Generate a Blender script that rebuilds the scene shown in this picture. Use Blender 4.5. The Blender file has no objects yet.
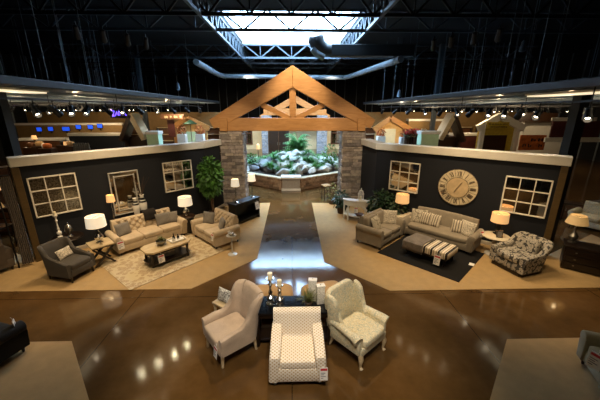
import bpy, bmesh, math, random
from mathutils import Vector, Matrix, Euler
random.seed(7)
C = bpy.context.scene.collection
PI = math.pi
R = math.radians
# ------------------------------------------------------------------ camera model
F, TH, CH, YAW = 300.0, R(16.7), 4.2, math.atan(8/313.0)
def ray(px, py):
    x, y = (px-300)/F, -(py-200)/F
    d = (x, math.cos(TH)+y*math.sin(TH), -math.sin(TH)+y*math.cos(TH))
    c, s = math.cos(YAW), math.sin(YAW)
    return (d[0]*c+d[1]*s, -d[0]*s+d[1]*c, d[2])
def at(px, py, z=0.0):
    r = ray(px, py); t = (z-CH)/r[2]
    return Vector((r[0]*t, r[1]*t, z))
def aty(px, py, Y):
    r = ray(px, py); t = Y/r[1]
    return Vector((r[0]*t, Y, CH+r[2]*t))

# ------------------------------------------------------------------ materials
def lin(h):
    h = h.lstrip('#'); o = []
    for i in (0, 2, 4):
        v = int(h[i:i+2], 16)/255
        o.append(v/12.92 if v <= .04045 else ((v+.055)/1.055)**2.4)
    return (*o, 1)
class NT:
    def __init__(s, name):
        s.m = bpy.data.materials.new(name); s.m.use_nodes = True
        s.t = s.m.node_tree; s.b = s.t.nodes['Principled BSDF']
    def n(s, typ, **kw):
        nd = s.t.nodes.new(typ)
        for k, v in kw.items():
            if k in nd.inputs: nd.inputs[k].default_value = v
            else: setattr(nd, k, v)
        return nd
    def l(s, a, b): s.t.links.new(a, b)
    def coord(s, scale=(1, 1, 1), rot=(0, 0, 0), kind='Object'):
        c = s.n('ShaderNodeTexCoord'); m = s.n('ShaderNodeMapping')
        m.inputs['Scale'].default_value = scale; m.inputs['Rotation'].default_value = rot
        s.l(c.outputs[kind], m.inputs['Vector']); return m.outputs['Vector']
    def ramp(s, fac, stops, interp='LINEAR'):
        r = s.n('ShaderNodeValToRGB'); e = r.color_ramp; e.interpolation = interp
        while len(e.elements) < len(stops): e.elements.new(.5)
        for q, (p, c) in zip(e.elements, stops): q.position = p; q.color = c
        s.l(fac, r.inputs['Fac']); return r.outputs['Color']
    def bump(s, h, strength=.3, dist=.01):
        b = s.n('ShaderNodeBump'); b.inputs['Strength'].default_value = strength; b.inputs['Distance'].default_value = dist
        s.l(h, b.inputs['Height']); s.l(b.outputs['Normal'], s.b.inputs['Normal'])
    def set(s, **kw):
        for k, v in kw.items(): s.b.inputs[k.replace('_', ' ')].default_value = v
def plain(name, col, rough=.6, metal=0, var=.12, scale=6, bump=0, emit=0, ecol=None):
    t = NT(name); c = lin(col)
    nz = t.n('ShaderNodeTexNoise', Scale=scale, Detail=4.0)
    t.l(t.coord(), nz.inputs['Vector'])
    lo = tuple(x*(1-var) for x in c[:3])+(1,); hi = tuple(min(1, x*(1+var)) for x in c[:3])+(1,)
    t.l(t.ramp(nz.outputs['Fac'], [(.3, lo), (.7, hi)]), t.b.inputs['Base Color'])
    t.set(Roughness=rough, Metallic=metal)
    if bump: t.bump(nz.outputs['Fac'], bump, .02)
    if emit:
        t.b.inputs['Emission Color'].default_value = lin(ecol or col); t.b.inputs['Emission Strength'].default_value = emit
    return t.m
def fabric(name, col, var=.15, rough=.9, weave=140, sheen=.15):
    t = NT(name); c = lin(col); v = t.coord()
    a = t.n('ShaderNodeTexNoise', Scale=5.0, Detail=5.0); b = t.n('ShaderNodeTexNoise', Scale=float(weave), Detail=2.0)
    t.l(v, a.inputs['Vector']); t.l(v, b.inputs['Vector'])
    mx = t.n('ShaderNodeMath', operation='ADD'); t.l(a.outputs['Fac'], mx.inputs[0]); t.l(b.outputs['Fac'], mx.inputs[1])
    hv = t.n('ShaderNodeMath', operation='MULTIPLY'); hv.inputs[1].default_value = .5; t.l(mx.outputs[0], hv.inputs[0])
    lo = tuple(x*(1-var) for x in c[:3])+(1,); hi = tuple(min(1, x*(1+var)) for x in c[:3])+(1,)
    t.l(t.ramp(hv.outputs[0], [(.38, lo), (.62, hi)]), t.b.inputs['Base Color'])
    t.set(Roughness=rough); t.b.inputs['Sheen Weight'].default_value = sheen
    t.bump(b.outputs['Fac'], .25, .003); return t.m
def wood(name, c1, c2, rough=.45, scale=(1, 8, 8), s=3.0):
    t = NT(name); n = t.n('ShaderNodeTexNoise', Scale=s, Detail=6.0, Distortion=1.2)
    t.l(t.coord(scale), n.inputs['Vector'])
    t.l(t.ramp(n.outputs['Fac'], [(.3, lin(c1)), (.7, lin(c2))]), t.b.inputs['Base Color'])
    t.set(Roughness=rough); t.bump(n.outputs['Fac'], .1, .005); return t.m
def pattern(name, kind, base, ink, scale=8.0, thr=.5, ink2=None, rough=.85):
    t = NT(name); v = t.coord((scale,)*3)
    if kind == 'dots':      # lattice of small dots on three axes
        sp_ = t.n('ShaderNodeSeparateXYZ'); t.l(v, sp_.inputs[0]); ad = t.n('ShaderNodeMath', operation='ADD'); t.l(sp_.outputs[1], ad.inputs[0]); t.l(sp_.outputs[2], ad.inputs[1])
        cb_ = t.n('ShaderNodeCombineXYZ'); t.l(sp_.outputs[0], cb_.inputs[0]); t.l(ad.outputs[0], cb_.inputs[1])
        mp = t.n('ShaderNodeMapping'); mp.inputs['Rotation'].default_value = (0, 0, R(45)); t.l(cb_.outputs[0], mp.inputs['Vector'])
        vo = t.n('ShaderNodeTexVoronoi', Scale=1.0, voronoi_dimensions='2D'); vo.inputs['Randomness'].default_value = 0; t.l(mp.outputs[0], vo.inputs['Vector']); f = vo.outputs['Distance']
        col = t.ramp(f, [(thr-.06, lin(ink)), (thr+.06, lin(base))])
    elif kind == 'scroll':
        n = t.n('ShaderNodeTexNoise', Scale=1.0, Detail=2.0, Distortion=1.6); t.l(v, n.inputs['Vector']); f = n.outputs['Fac']
        k = lin(ink2 or ink)
        col = t.ramp(f, [(.36, lin(base)), (.42, k), (.47, lin(base)), (.52, lin(base)), (.57, lin(ink)), (.66, lin(base))])
    elif kind == 'flower':
        vo = t.n('ShaderNodeTexVoronoi', Scale=1.0); t.l(v, vo.inputs['Vector'])
        n = t.n('ShaderNodeTexNoise', Scale=2.5, Detail=2.0, Distortion=.8); t.l(v, n.inputs['Vector'])
        a = t.n('ShaderNodeMath', operation='MULTIPLY_ADD'); a.inputs[1].default_value = .55
        t.l(n.outputs['Fac'], a.inputs[0]); t.l(vo.outputs['Distance'], a.inputs[2]); f = a.outputs[0]
        col = t.ramp(f, [(.3, lin(ink2 or ink)), (.42, lin(base)), (.52, lin(ink)), (.6, lin(base)), (.68, lin(ink)), (.76, lin(base)), (.9, lin(ink))])
    elif kind == 'stripe':
        w = t.n('ShaderNodeTexWave', Scale=1.0); w.wave_type = 'BANDS'; w.bands_direction = 'X'; t.l(v, w.inputs['Vector']); f = w.outputs['Fac']
        col = t.ramp(f, [(.0, lin(ink)), (.18, lin(base)), (.42, lin(base)), (.5, lin(ink2 or ink)), (.72, lin(ink2 or ink)), (.8, lin(base))], 'CONSTANT')
    t.l(col, t.b.inputs['Base Color']); t.set(Roughness=rough); return t.m
def stone_mat(name, cols):
    t = NT(name); g = t.n('ShaderNodeNewGeometry'); n = t.n('ShaderNodeTexNoise', Scale=9.0, Detail=6.0); t.l(t.coord(), n.inputs['Vector'])
    st = [(i/(len(cols)-1), lin(c)) for i, c in enumerate(cols)]
    col = t.ramp(g.outputs['Random Per Island'], st)
    mx = t.n('ShaderNodeMix', data_type='RGBA', blend_type='MULTIPLY'); mx.inputs[0].default_value = .7
    t.l(col, mx.inputs[6]); t.l(t.ramp(n.outputs['Fac'], [(.3, (.45, .43, .4, 1)), (.65, (1.1, 1.1, 1.1, 1))]), mx.inputs[7])
    t.l(mx.outputs[2], t.b.inputs['Base Color']); t.set(Roughness=.85); t.bump(n.outputs['Fac'], .5, .03); return t.m
def glow(name, col, s):
    t = NT(name); t.b.inputs['Base Color'].default_value = lin(col)
    t.b.inputs['Emission Color'].default_value = lin(col); t.b.inputs['Emission Strength'].default_value = s; return t.m

M = {}
M['cap'] = plain('cream cap paint', '#dad5c8', .5, var=.04)
M['paneframe'] = plain('off white frame paint', '#e6dfcf', .5, var=.04)
M['navy'] = plain('navy wall paint', '#0f131b', .9, var=.06, scale=3)
M['white'] = plain('white paint', '#e6e2d8', .45, var=.05)
M['black'] = plain('black satin', '#0b0b0c', .35)
M['blackm'] = plain('matt black metal', '#0a0b0d', .5, .2)
M['espresso'] = wood('espresso wood', '#120c09', '#24170f', .3)
M['tanwood'] = wood('tan end trim wood', '#4a3a1e', '#5c4826', .5)
M['timber'] = wood('golden timber', '#9c6a33', '#b37f45', .5, (.8, 5, 5), 2.0)
M['palewood'] = wood('pale driftwood top', '#b7a17c', '#d2bf9a', .4)
M['midwood'] = wood('brown wood', '#4d2f1a', '#6a4325', .45)
M['darkwood'] = wood('dark brown wood', '#24150c', '#38220f', .4)
M['framesilver'] = plain('brushed silver frame', '#d2cfc6', .3, .35, var=.05)
M['silver'] = plain('silver metal', '#c9c6c0', .18, 1, var=.05)
M['pewter'] = plain('pewter', '#8d8a82', .3, .9)
M['ceramic'] = plain('white ceramic', '#ebe8e0', .2, var=.03)
M['candle'] = plain('ivory candle wax', '#f1e6c6', .5, var=.03)
M['sofa_cream'] = fabric('cream linen', '#c2b095')
M['sofa_grey'] = fabric('taupe grey fabric', '#8d8372')
M['charcoal'] = fabric('charcoal fabric', '#403b34')
M['greypillow'] = fabric('pewter grey pillow', '#76716a', .3)
M['beige'] = fabric('beige twill', '#b9a590')
M['tanuph'] = fabric('tan upholstery', '#b08d5e')
M['throwbrown'] = fabric('dark brown throw', '#140e0a', .4, sheen=0)
M['throwgrey'] = fabric('grey knit throw', '#6f675f', .3, weave=60)
M['blackfab'] = fabric('black upholstery', '#0b0b0d', sheen=.02)
M['olive'] = fabric('olive grey upholstery', '#8f8a6e')
M['brownfab'] = fabric('brown grey upholstery', '#4f4438')
M['dots'] = pattern('ivory fabric with tan dots', 'dots', '#f1eadd', '#c4a982', 22, .30)
M['leafy'] = pattern('cream leaf print fabric', 'scroll', '#e0d6b8', '#a3a794', 13, ink2='#c0ae7e')
M['floral'] = pattern('black and cream floral fabric', 'flower', '#cfc6b4', '#3b3936', 13, ink2='#77726a')
M['scroll'] = pattern('cream scroll pillow fabric', 'scroll', '#ddd3bf', '#5a5650', 12)
M['leafpillow'] = pattern('cream leaf pillow fabric', 'flower', '#d9d0bc', '#8a8272', 7, ink2='#5a5650')
M['striped'] = pattern('striped pillow fabric', 'stripe', '#d8cdb8', '#4e4640', 4.2, ink2='#968a78')
M['ottstripe'] = pattern('cream black grey striped fabric', 'stripe', '#ddd2bc', '#2a2522', 1.55, ink2='#8d7f6c')
M['zebra'] = pattern('black and white print', 'scroll', '#dcdad2', '#1b1a19', 9)
M['leaf'] = plain('green leaves', '#4e7a30', .5, var=.5, scale=3)
M['fern'] = plain('fern green', '#4a8038', .5, var=.45, scale=3)
M['darkleaf'] = plain('dark green leaves', '#1f3a22', .5, var=.5, scale=3)
M['olivegrass'] = plain('olive grass blades', '#6d7340', .6, var=.4)
M['twig'] = plain('dry twig brown', '#4a3826', .8)
M['rust'] = plain('rust flower heads', '#a8571f', .8, var=.35)
M['red'] = plain('red petals', '#b3261e', .7, var=.3)
M['bark'] = plain('bark', '#6b5440', .9, var=.3, scale=20, bump=.5)
M['soil'] = plain('bed soil', '#2a211a', .95, bump=.6)
M['rock'] = plain('grey boulder', '#b9b5aa', .85, var=.4, scale=4, bump=.8)
M['rockdark'] = plain('dark wet boulder', '#6a6a68', .6, var=.45, scale=4, bump=.8)
M['paper'] = plain('tag card', '#f2f0ec', .5, var=.02)
M['redprint'] = plain('red print', '#c0303a', .5)
M['ink'] = plain('grey print', '#6d7080', .6)
M['mint'] = plain('mint paint', '#b6d3b0', .6, var=.05)
M['tanpaint'] = plain('tan facade paint', '#7d6238', .7, var=.1)
M['creampaint'] = plain('cream facade paint', '#e2d2a4', .7, var=.06)
M['orangepaint'] = plain('apricot facade paint', '#d9a860', .7, var=.08)
M['yellowpaint'] = plain('mustard facade paint', '#a8902c', .7, var=.15)
M['maroon'] = plain('maroon sign board', '#4a1c16', .6, var=.2)
M['steel'] = plain('grey painted steel', '#6d7a84', .4, .4)
M['joist'] = plain('dark steel joist', '#4a545c', .5, .3)
M['duct'] = plain('galvanised duct', '#737e86', .5, .4)
M['ducthood'] = plain('black duct', '#14171a', .5)
M['deck'] = plain('black ceiling deck', '#07080a', .9)
M['canopymetal'] = plain('blue grey canopy metal', '#87939a', .35, .3)
M['shellwall'] = plain('dark shell wall', '#0e1114', .8)
M['rib'] = plain('shell wall rib', '#79838a', .6)
M['skyglass'] = glow('skylight glazing', '#b2d8ff', 30.0)
M['lampshade'] = glow('lit white shade', '#fff0d2', .55)
M['lampshade_w'] = glow('lit warm shade', '#f5c080', .6)
M['shade_dim'] = plain('faintly glowing linen shade', '#cdb896', .8, emit=.25, ecol='#e8b060')  # weak warm glow added to the linen colour
M['bulb'] = glow('lamp bulb', '#ffd9a0', 25)
M['spotlens'] = glow('spot lens', '#ffe9c4', 14)
M['strip'] = glow('cove light', '#ffedc4', .95)
M['screen'] = glow('blue screen', '#2458f0', .8)
M['neon'] = glow('violet neon', '#6b4dff', 2.2)
M['glass'] = None
def glassmat():
    t = NT('mirror glass'); t.set(Roughness=.03, Metallic=1.0); t.b.inputs['Base Color'].default_value = (.62, .6, .55, 1)
    n = t.n('ShaderNodeTexNoise', Scale=14.0, Detail=3.0); t.l(t.coord(), n.inputs['Vector']); t.bump(n.outputs['Fac'], .02, .01); return t.m
M['mirror'] = glassmat()
def antique():
    t = NT('antiqued mirror glass'); t.set(Metallic=.9, Roughness=.28)
    n = t.n('ShaderNodeTexNoise', Scale=30.0, Detail=6.0); t.l(t.coord(), n.inputs['Vector'])
    t.l(t.ramp(n.outputs['Fac'], [(.35, lin('#4a4234')), (.65, lin('#a59a82'))]), t.b.inputs['Base Color']); return t.m
M['antique'] = antique()
def clearglass():
    t = NT('clear glass'); t.set(Roughness=.02); t.b.inputs['Transmission Weight'].default_value = 1; t.b.inputs['IOR'].default_value = 1.3; return t.m
M['clear'] = clearglass()
M['stone'] = stone_mat('ledge stone', ['#857564', '#a39280', '#746a60', '#b5a48e', '#8e8276', '#a8988a', '#6a6058', '#bfae98'])
M['stone_skylit'] = stone_mat('skylight tinted stone', ['#8a93a0', '#a0a8b0', '#7a8490', '#b0b0a8'])  # cool skylight cast put into the stone colours
M['stonered'] = stone_mat('brown ledge stone', ['#8a6a50', '#a8876a', '#705844', '#b89a7c', '#94765c'])
def floormat():
    t = NT('stained polished concrete'); v = t.coord()
    a = t.n('ShaderNodeTexNoise', Scale=.55, Detail=8.0, Roughness=.65); t.l(v, a.inputs['Vector'])
    col = t.ramp(a.outputs['Fac'], [(.3, lin('#43301a')), (.5, lin('#5b4223')), (.7, lin('#6e5232'))])
    b = t.n('ShaderNodeTexBrick', Scale=1.0); b.offset = 0; b.squash = 1
    b.inputs['Mortar Size'].default_value = .008; b.inputs['Brick Width'].default_value = 3.6; b.inputs['Row Height'].default_value = 3.05
    b.inputs['Color1'].default_value = b.inputs['Color2'].default_value = (1, 1, 1, 1); b.inputs['Mortar'].default_value = (.3, .28, .25, 1)
    mp = t.n('ShaderNodeMapping'); mp.inputs['Location'].default_value = (.03, -.05, 0); t.l(v, mp.inputs['Vector']); t.l(mp.outputs[0], b.inputs['Vector'])
    mx = t.n('ShaderNodeMix', data_type='RGBA', blend_type='MULTIPLY'); mx.inputs[0].default_value = 1
    t.l(col, mx.inputs[6]); t.l(b.outputs['Color'], mx.inputs[7]); t.l(mx.outputs[2], t.b.inputs['Base Color'])
    r = t.n('ShaderNodeTexNoise', Scale=2.2, Detail=5.0); t.l(v, r.inputs['Vector'])
    mr = t.n('ShaderNodeMapRange'); mr.inputs['To Min'].default_value = .05; mr.inputs['To Max'].default_value = .15; t.l(r.outputs['Fac'], mr.inputs['Value'])
    t.l(mr.outputs[0], t.b.inputs['Roughness']); t.b.inputs['Specular IOR Level'].default_value = .6; return t.m
M['floor'] = floormat()
M['carpet'] = fabric('tan carpet', '#ad8f5e', .1, .95, 90)
def rugmat():
    t = NT('cream medallion rug'); v = t.coord((5, 5, 5))
    n = t.n('ShaderNodeTexVoronoi', Scale=1.6); t.l(v, n.inputs['Vector'])
    n2 = t.n('ShaderNodeTexNoise', Scale=2.0, Detail=4.0, Distortion=1.0); t.l(v, n2.inputs['Vector'])
    a = t.n('ShaderNodeMath', operation='MULTIPLY_ADD'); a.inputs[1].default_value = .6; t.l(n2.outputs['Fac'], a.inputs[0]); t.l(n.outputs['Distance'], a.inputs[2])
    t.l(t.ramp(a.outputs[0], [(.3, lin('#bfae8c')), (.45, lin('#97795a')), (.55, lin('#c0b090')), (.7, lin('#a38a6c')), (.85, lin('#c4b594'))]), t.b.inputs['Base Color'])
    t.set(Roughness=.95); return t.m
M['rug'] = rugmat()
M['blackrug'] = fabric('black shag', '#080707', .4, 1.0, 60, 0)

# ------------------------------------------------------------------ mesh builder
class MB:
    def __init__(s): s.bm = bmesh.new()
    def box(s, c, d, rot=None, bev=0.0, seg=2):
        g = bmesh.ops.create_cube(s.bm, size=1.0); vs = g['verts']
        bmesh.ops.scale(s.bm, vec=d, verts=vs)
        if bev:
            es = list({e for v in vs for e in v.link_edges})
            q = bmesh.ops.bevel(s.bm, geom=es, offset=min(bev, min(d)*.49), segments=seg, profile=.5, affect='EDGES')
            vs = list({v for v in q['verts']} | {v for v in vs if v.is_valid})
        m = Matrix.Translation(Vector(c)) @ (Euler(rot).to_matrix().to_4x4() if rot else Matrix())
        bmesh.ops.transform(s.bm, matrix=m, verts=vs); return s
    def bar(s, a, b, w, h=None, bev=0.0, roll=0.0):
        a, b = Vector(a), Vector(b); d = b-a; L = d.length; h = h or w
        g = bmesh.ops.create_cube(s.bm, size=1.0); vs = g['verts']
        bmesh.ops.scale(s.bm, vec=(w, h, L), verts=vs)
        if bev:
            es = list({e for v in vs for e in v.link_edges}); q = bmesh.ops.bevel(s.bm, geom=es, offset=bev, segments=1, affect='EDGES')
            vs = list({v for v in q['verts']} | {v for v in vs if v.is_valid})
        z = d.normalized(); up = Vector((0, 0, 1)) if abs(z.z) < .95 else Vector((0, 1, 0))
        x = up.cross(z).normalized(); y = z.cross(x)
        m = Matrix((x, y, z)).transposed().to_4x4(); m.translation = (a+b)/2
        bmesh.ops.transform(s.bm, matrix=m, verts=vs); return s
    def loft(s, rings, caps=True, closed=True):
        rv = [[s.bm.verts.new(p) for p in r] for r in rings]; n = len(rv[0])
        for a, b in zip(rv, rv[1:]):
            for i in range(n if closed else n-1):
                j = (i+1) % n
                try: s.bm.faces.new((a[i], a[j], b[j], b[i]))
                except ValueError: pass
        if caps and closed:
            for r in (rv[0][::-1], rv[-1]):
                try: s.bm.faces.new(r)
                except ValueError: pass
        return s
    def tube(s, pts, r, n=10):
        pts = [Vector(p) for p in pts]; rs = r if isinstance(r, (list, tuple)) else [r]*len(pts); rings = []; px = None
        for i, p in enumerate(pts):
            d = (pts[min(i+1, len(pts)-1)]-pts[max(i-1, 0)]).normalized()
            if px is None:
                up = Vector((0, 0, 1)) if abs(d.z) < .9 else Vector((1, 0, 0)); px = up.cross(d).normalized()
            px = (px-d*px.dot(d)).normalized(); py = d.cross(px)
            rings.append([p+(px*math.cos(2*PI*k/n)+py*math.sin(2*PI*k/n))*rs[i] for k in range(n)])
        return s.loft(rings)
    def cyl(s, a, b, r0, r1=None, n=16): return s.tube([a, b], [r0, r0 if r1 is None else r1], n)
    def lathe(s, prof, c=(0, 0, 0), n=20, caps=True, sx=1, sy=1):
        return s.loft([[(c[0]+r*sx*math.cos(2*PI*k/n), c[1]+r*sy*math.sin(2*PI*k/n), c[2]+z) for k in range(n)] for r, z in prof], caps)
    def sq(s, c, d, e1=.35, e2=.35, rot=None, nu=28, nv=16):     # rounded cushion
        f = lambda v, e: math.copysign(abs(v)**e, v)
        m = Euler(rot).to_matrix() if rot else Matrix.Identity(3); rings = []
        for i in range(nv+1):
            ph = -PI/2+PI*i/nv; ph = max(-PI/2+.02, min(PI/2-.02, ph))
            rings.append([Vector(c)+m @ Vector((d[0]/2*f(math.cos(ph), e1)*f(math.cos(2*PI*k/nu), e2), d[1]/2*f(math.cos(ph), e1)*f(math.sin(2*PI*k/nu), e2), d[2]/2*f(math.sin(ph), e1))) for k in range(nu)])
        return s.loft(rings)
    def pillow(s, w, h, t, n=12):
        for sg in (1, -1):
            g = []
            for i in range(n+1):
                row = []
                for j in range(n+1):
                    u, v = -1+2*i/n, -1+2*j/n
                    k = max(0, (1-u**4)*(1-v**4))**.55; pin = 1-.10*(1-abs(u*v))*(abs(u)**3+abs(v)**3)/2
                    row.append(s.bm.verts.new((u*w/2*(pin if True else 1), sg*t/2*k, v*h/2*pin)))
                g.append(row)
            for i in range(n):
                for j in range(n):
                    q = (g[i][j], g[i+1][j], g[i+1][j+1], g[i][j+1]); s.bm.faces.new(q if sg < 0 else q[::-1])
        bmesh.ops.remove_doubles(s.bm, verts=s.bm.verts, dist=.0005); return s
    def prism(s, poly, axis, a, b, bev=0.0):     # axis: extrusion axis; poly in the other two (cyclic order xy / yz->(y,z) / xz)
        mk = {'x': lambda p, t: (t, p[0], p[1]), 'y': lambda p, t: (p[0], t, p[1]), 'z': lambda p, t: (p[0], p[1], t)}[axis]
        va = [s.bm.verts.new(mk(p, a)) for p in poly]; vb = [s.bm.verts.new(mk(p, b)) for p in poly]; n = len(poly)
        fs = [s.bm.faces.new(va), s.bm.faces.new(vb[::-1])]
        for i in range(n): fs.append(s.bm.faces.new((va[i], vb[i], vb[(i+1) % n], va[(i+1) % n])))
        if bev:
            es = list({e for f in fs[:2] for e in f.edges}); bmesh.ops.bevel(s.bm, geom=es, offset=bev, segments=3, profile=.5, affect='EDGES')
        return s
    def shell(s, path, hfun, thick, z0, lean=lambda t: 0.0, roll=.5):
        # upholstered wall along a plan path; hfun(t), lean(t) over 0..1
        P = [Vector((p[0], p[1], 0)) for p in path]; n = len(P); rings = []
        for i, p in enumerate(P):
            d = (P[min(i+1, n-1)]-P[max(i-1, 0)]).normalized(); nn = Vector((-d.y, d.x, 0)); t = i/(n-1); h = hfun(t); L = lean(t); w = thick/2
            ring = []
            for k, (o, z) in enumerate([(-w, z0), (-w, z0+(h-z0)*.35), (-w, z0+(h-z0)*.7), (-w*1.15, h-w), (-w*.8, h-w*.3), (0, h), (w*.8, h-w*.3), (w*1.1, h-w), (w, z0+(h-z0)*.6), (w, z0)]):
                f = max(0, (z-z0)/max(.01, h-z0)); ring.append(p+nn*(o+L*f*f)+Vector((0, 0, z)))
            rings.append(ring)
        return s.loft(rings)
    def leaves(s, centre, rad, n, size, rnd, shell_=.5, droop=.3):
        for _ in range(n):
            while True:
                p = Vector((rnd.uniform(-1, 1), rnd.uniform(-1, 1), rnd.uniform(-1, 1)))
                if shell_ < p.length <= 1: break
            q = Vector(centre)+Vector((p.x*rad[0], p.y*rad[1], p.z*rad[2])); d = (p+Vector((rnd.uniform(-.6, .6), rnd.uniform(-.6, .6), rnd.uniform(-.6, .6)-droop))).normalized()
            L = size*rnd.uniform(.7, 1.3); sd = d.cross(Vector((rnd.uniform(-1, 1), rnd.uniform(-1, 1), 1))).normalized()*L*.28
            a = q; b = q+d*L*.5+sd; c = q+d*L-Vector((0, 0, L*.2)); e = q+d*L*.5-sd
            s.bm.faces.new([s.bm.verts.new(x) for x in (a, b, c, e)])
        return s
    def blades(s, base, n, L, w, rnd, spread=1.0, up=.6, seg=5):
        for _ in range(n):
            a = rnd.uniform(0, 2*PI); out = Vector((math.cos(a), math.sin(a), 0)); sd = Vector((-out.y, out.x, 0)); l = L*rnd.uniform(.6, 1.1); k = spread*rnd.uniform(.4, 1.2); pr = None
            for i in range(seg+1):
                t = i/seg; p = Vector(base)+out*(l*k*t)+Vector((0, 0, l*up*(1.6*t-1.0*t*t*k))); ww = w*(1-t*.9)*(.5+t if t < .5 else 1)
                cur = (s.bm.verts.new(p-sd*ww/2), s.bm.verts.new(p+sd*ww/2))
                if pr: s.bm.faces.new((pr[0], pr[1], cur[1], cur[0]))
                pr = cur
        return s
    def xf(s, m): bmesh.ops.transform(s.bm, matrix=m, verts=s.bm.verts); return s
    def build(s, name, mat, parent=None, smooth=True, label=None, loc=None, rot=None):
        bmesh.ops.recalc_face_normals(s.bm, faces=s.bm.faces)
        me = bpy.data.meshes.new(name); s.bm.to_mesh(me); s.bm.free()
        for p in me.polygons: p.use_smooth = smooth
        if smooth: me.set_sharp_from_angle(angle=R(42))
        me.materials.append(M[mat] if isinstance(mat, str) else mat)
        o = bpy.data.objects.new(name, me); C.objects.link(o)
        if parent: o.parent = parent
        if label: o['label'] = label
        if loc: o.location = loc
        if rot: o.rotation_euler = rot
        return o
def tag(o, label, cat, group=None, kind=None):
    o['label'] = label; o['category'] = cat
    if group: o['group'] = group
    if kind: o['kind'] = kind
    return o
def thing(name, label, cat, loc=(0, 0, 0), rz=0.0, group=None):
    o = bpy.data.objects.new(name, None); C.objects.link(o); o.location = loc; o.rotation_euler = (0, 0, rz); o.empty_display_size = .1
    return tag(o, label, cat, group)
def struct(o): o['kind'] = 'structure'; return o
def kids(o): return [c for c in bpy.data.objects if c.parent == o]
def dup(root, loc, rot=None, label=None, group=None, scale=None):
    r = root.copy(); C.objects.link(r); r.location = loc
    if rot is not None: r.rotation_euler = rot if isinstance(rot, tuple) else (0, 0, rot)
    if label: r['label'] = label
    if group: r['group'] = group
    if scale: r.scale = (scale,)*3 if isinstance(scale, float) else scale
    for ch in list(root.children):
        c = ch.copy(); C.objects.link(c); c.parent = r
        for g in list(ch.children):
            d = g.copy(); C.objects.link(d); d.parent = c
    return r
def W(root, x, y, z=0):     # local -> world for a thing with z rotation
    a = root.rotation_euler.z; l = root.location
    return Vector((l.x+x*math.cos(a)-y*math.sin(a), l.y+x*math.sin(a)+y*math.cos(a), l.z+z))
def rounded(x0, x1, z0, z1, r, n=5):
    out = []
    for cx, cz, a0 in ((x1-r, z0+r, -90), (x1-r, z1-r, 0), (x0+r, z1-r, 90), (x0+r, z0+r, 180)):
        for k in range(n+1):
            a = R(a0+90*k/n); out.append((cx+r*math.cos(a), cz+r*math.sin(a)))
    return out

# ------------------------------------------------------------------ shell of the building
struct(MB().box((0, 22, -.1), (52, 56, .2)).build('floor', 'floor', smooth=False))
ZC = 9.2; SX = 3.88; SY0, SY1 = 17.8, 26.4
m = MB()
m.box((-15, 22, ZC+.1), (30-2*SX+7.8-.04, 56, .2)); 
m.bm.free(); m = MB()
for x0, x1, y0, y1 in ((-26, -SX, -6, 50), (SX, 26, -6, 50), (-SX, SX, -6, SY0), (-SX, SX, SY1, 50)):
    m.box(((x0+x1)/2, (y0+y1)/2, ZC+.1), (x1-x0, y1-y0, .2))
struct(m.build('ceiling', 'deck', smooth=False))
def ribwall(name, a, b, h=ZC, step=1.5):
    a, b = Vector((*a, 0)), Vector((*b, 0)); d = b-a; L = d.length; ang = math.atan2(d.y, d.x); mid = (a+b)/2
    o = struct(MB().box((mid.x, mid.y, h/2), (L, .2, h), (0, 0, ang)).build(name, 'shellwall', smooth=False))
    q = MB(); n = int(L/step)
    nn = Vector((-d.y, d.x, 0)).normalized()
    if nn.dot(Vector((0, 18, 0))-mid) < 0: nn = -nn
    for i in range(n):
        p = a+d*((i+.5)/n)+nn*.13+Vector((random.uniform(-.3, .3), 0, 0))*(1 if abs(d.x) > 1 else 0)
        q.box((p.x, p.y, h/2), (.09, .09, h))
    q.build('wall_rib', 'rib', o, smooth=False)
ribwall('wall_left', (-26, -6), (-26, 50)); ribwall('wall_right', (26, -6), (26, 50)); ribwall('wall_back', (-26, 50), (26, 50)); ribwall('wall_front', (-26, -6), (26, -6))
# skylight well, glazing and bars
sk = thing('skylight', 'large bright glazed skylight above the stone pillared pavilion', 'skylight', (0, (SY0+SY1)/2, ZC))
hw = (SY1-SY0)/2; wh = 1.05
m = MB()
m.box((-SX-.05, 0, wh/2+.1), (.1, 2*hw+.2, wh+.2)).box((SX+.05, 0, wh/2+.1), (.1, 2*hw+.2, wh+.2)).box((0, -hw-.05, wh/2+.1), (2*SX, .1, wh+.2)).box((0, hw+.05, wh/2+.1), (2*SX, .1, wh+.2))
m.build('well_wall', 'white', sk, smooth=False)
MB().box((0, 0, wh+.05), (2*SX, 2*hw, .04)).build('glazing', 'skyglass', sk, smooth=False)
for k in range(6):
    MB().box((-SX+2*SX*(k+.5)/6, 0, wh-.03), (.06, 2*hw, .1)).build('glazing_bar', 'steel', sk, smooth=False)
# open web joists
def joist(L, h=.95, panel=1.25, mat='joist'):
    t = thing('roof_joist', 'x', 'roof joist')
    MB().box((0, 0, 0), (L, .14, .13)).build('bottom_chord', mat, t, smooth=False)
    MB().box((0, 0, h), (L, .14, .13)).build('top_chord', mat, t, smooth=False)
    n = int(L/panel); m = MB()
    for i in range(n):
        x = -L/2+L*i/n; x2 = x+L/n; mid = (x+x2)/2
        m.bar((x, 0, 0), (mid, 0, h), .085).bar((mid, 0, h), (x2, 0, 0), .085)
        if i: m.bar((x, 0, 0), (x, 0, h), .05)
    m.build('web', mat, t, smooth=False); return t
j = joist(40, .95, 2.4); j.location = (0, SY0-.1, ZC-.98); tag(j, 'open web steel joist across the near edge of the skylight', 'roof joist')
dup(j, (0, SY1+.1, ZC-.98), 0.0, 'open web steel joist along the far edge of the skylight')
jm = joist(40, .95, 1.8, 'blackm'); jm.location = (0, 9.5, ZC-.98); tag(jm, 'dark open web roof joist crossing the black ceiling away from the skylight', 'roof joist', 'dark roof joists')  # near-black material paints in the gloom away from the skylight
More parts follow.
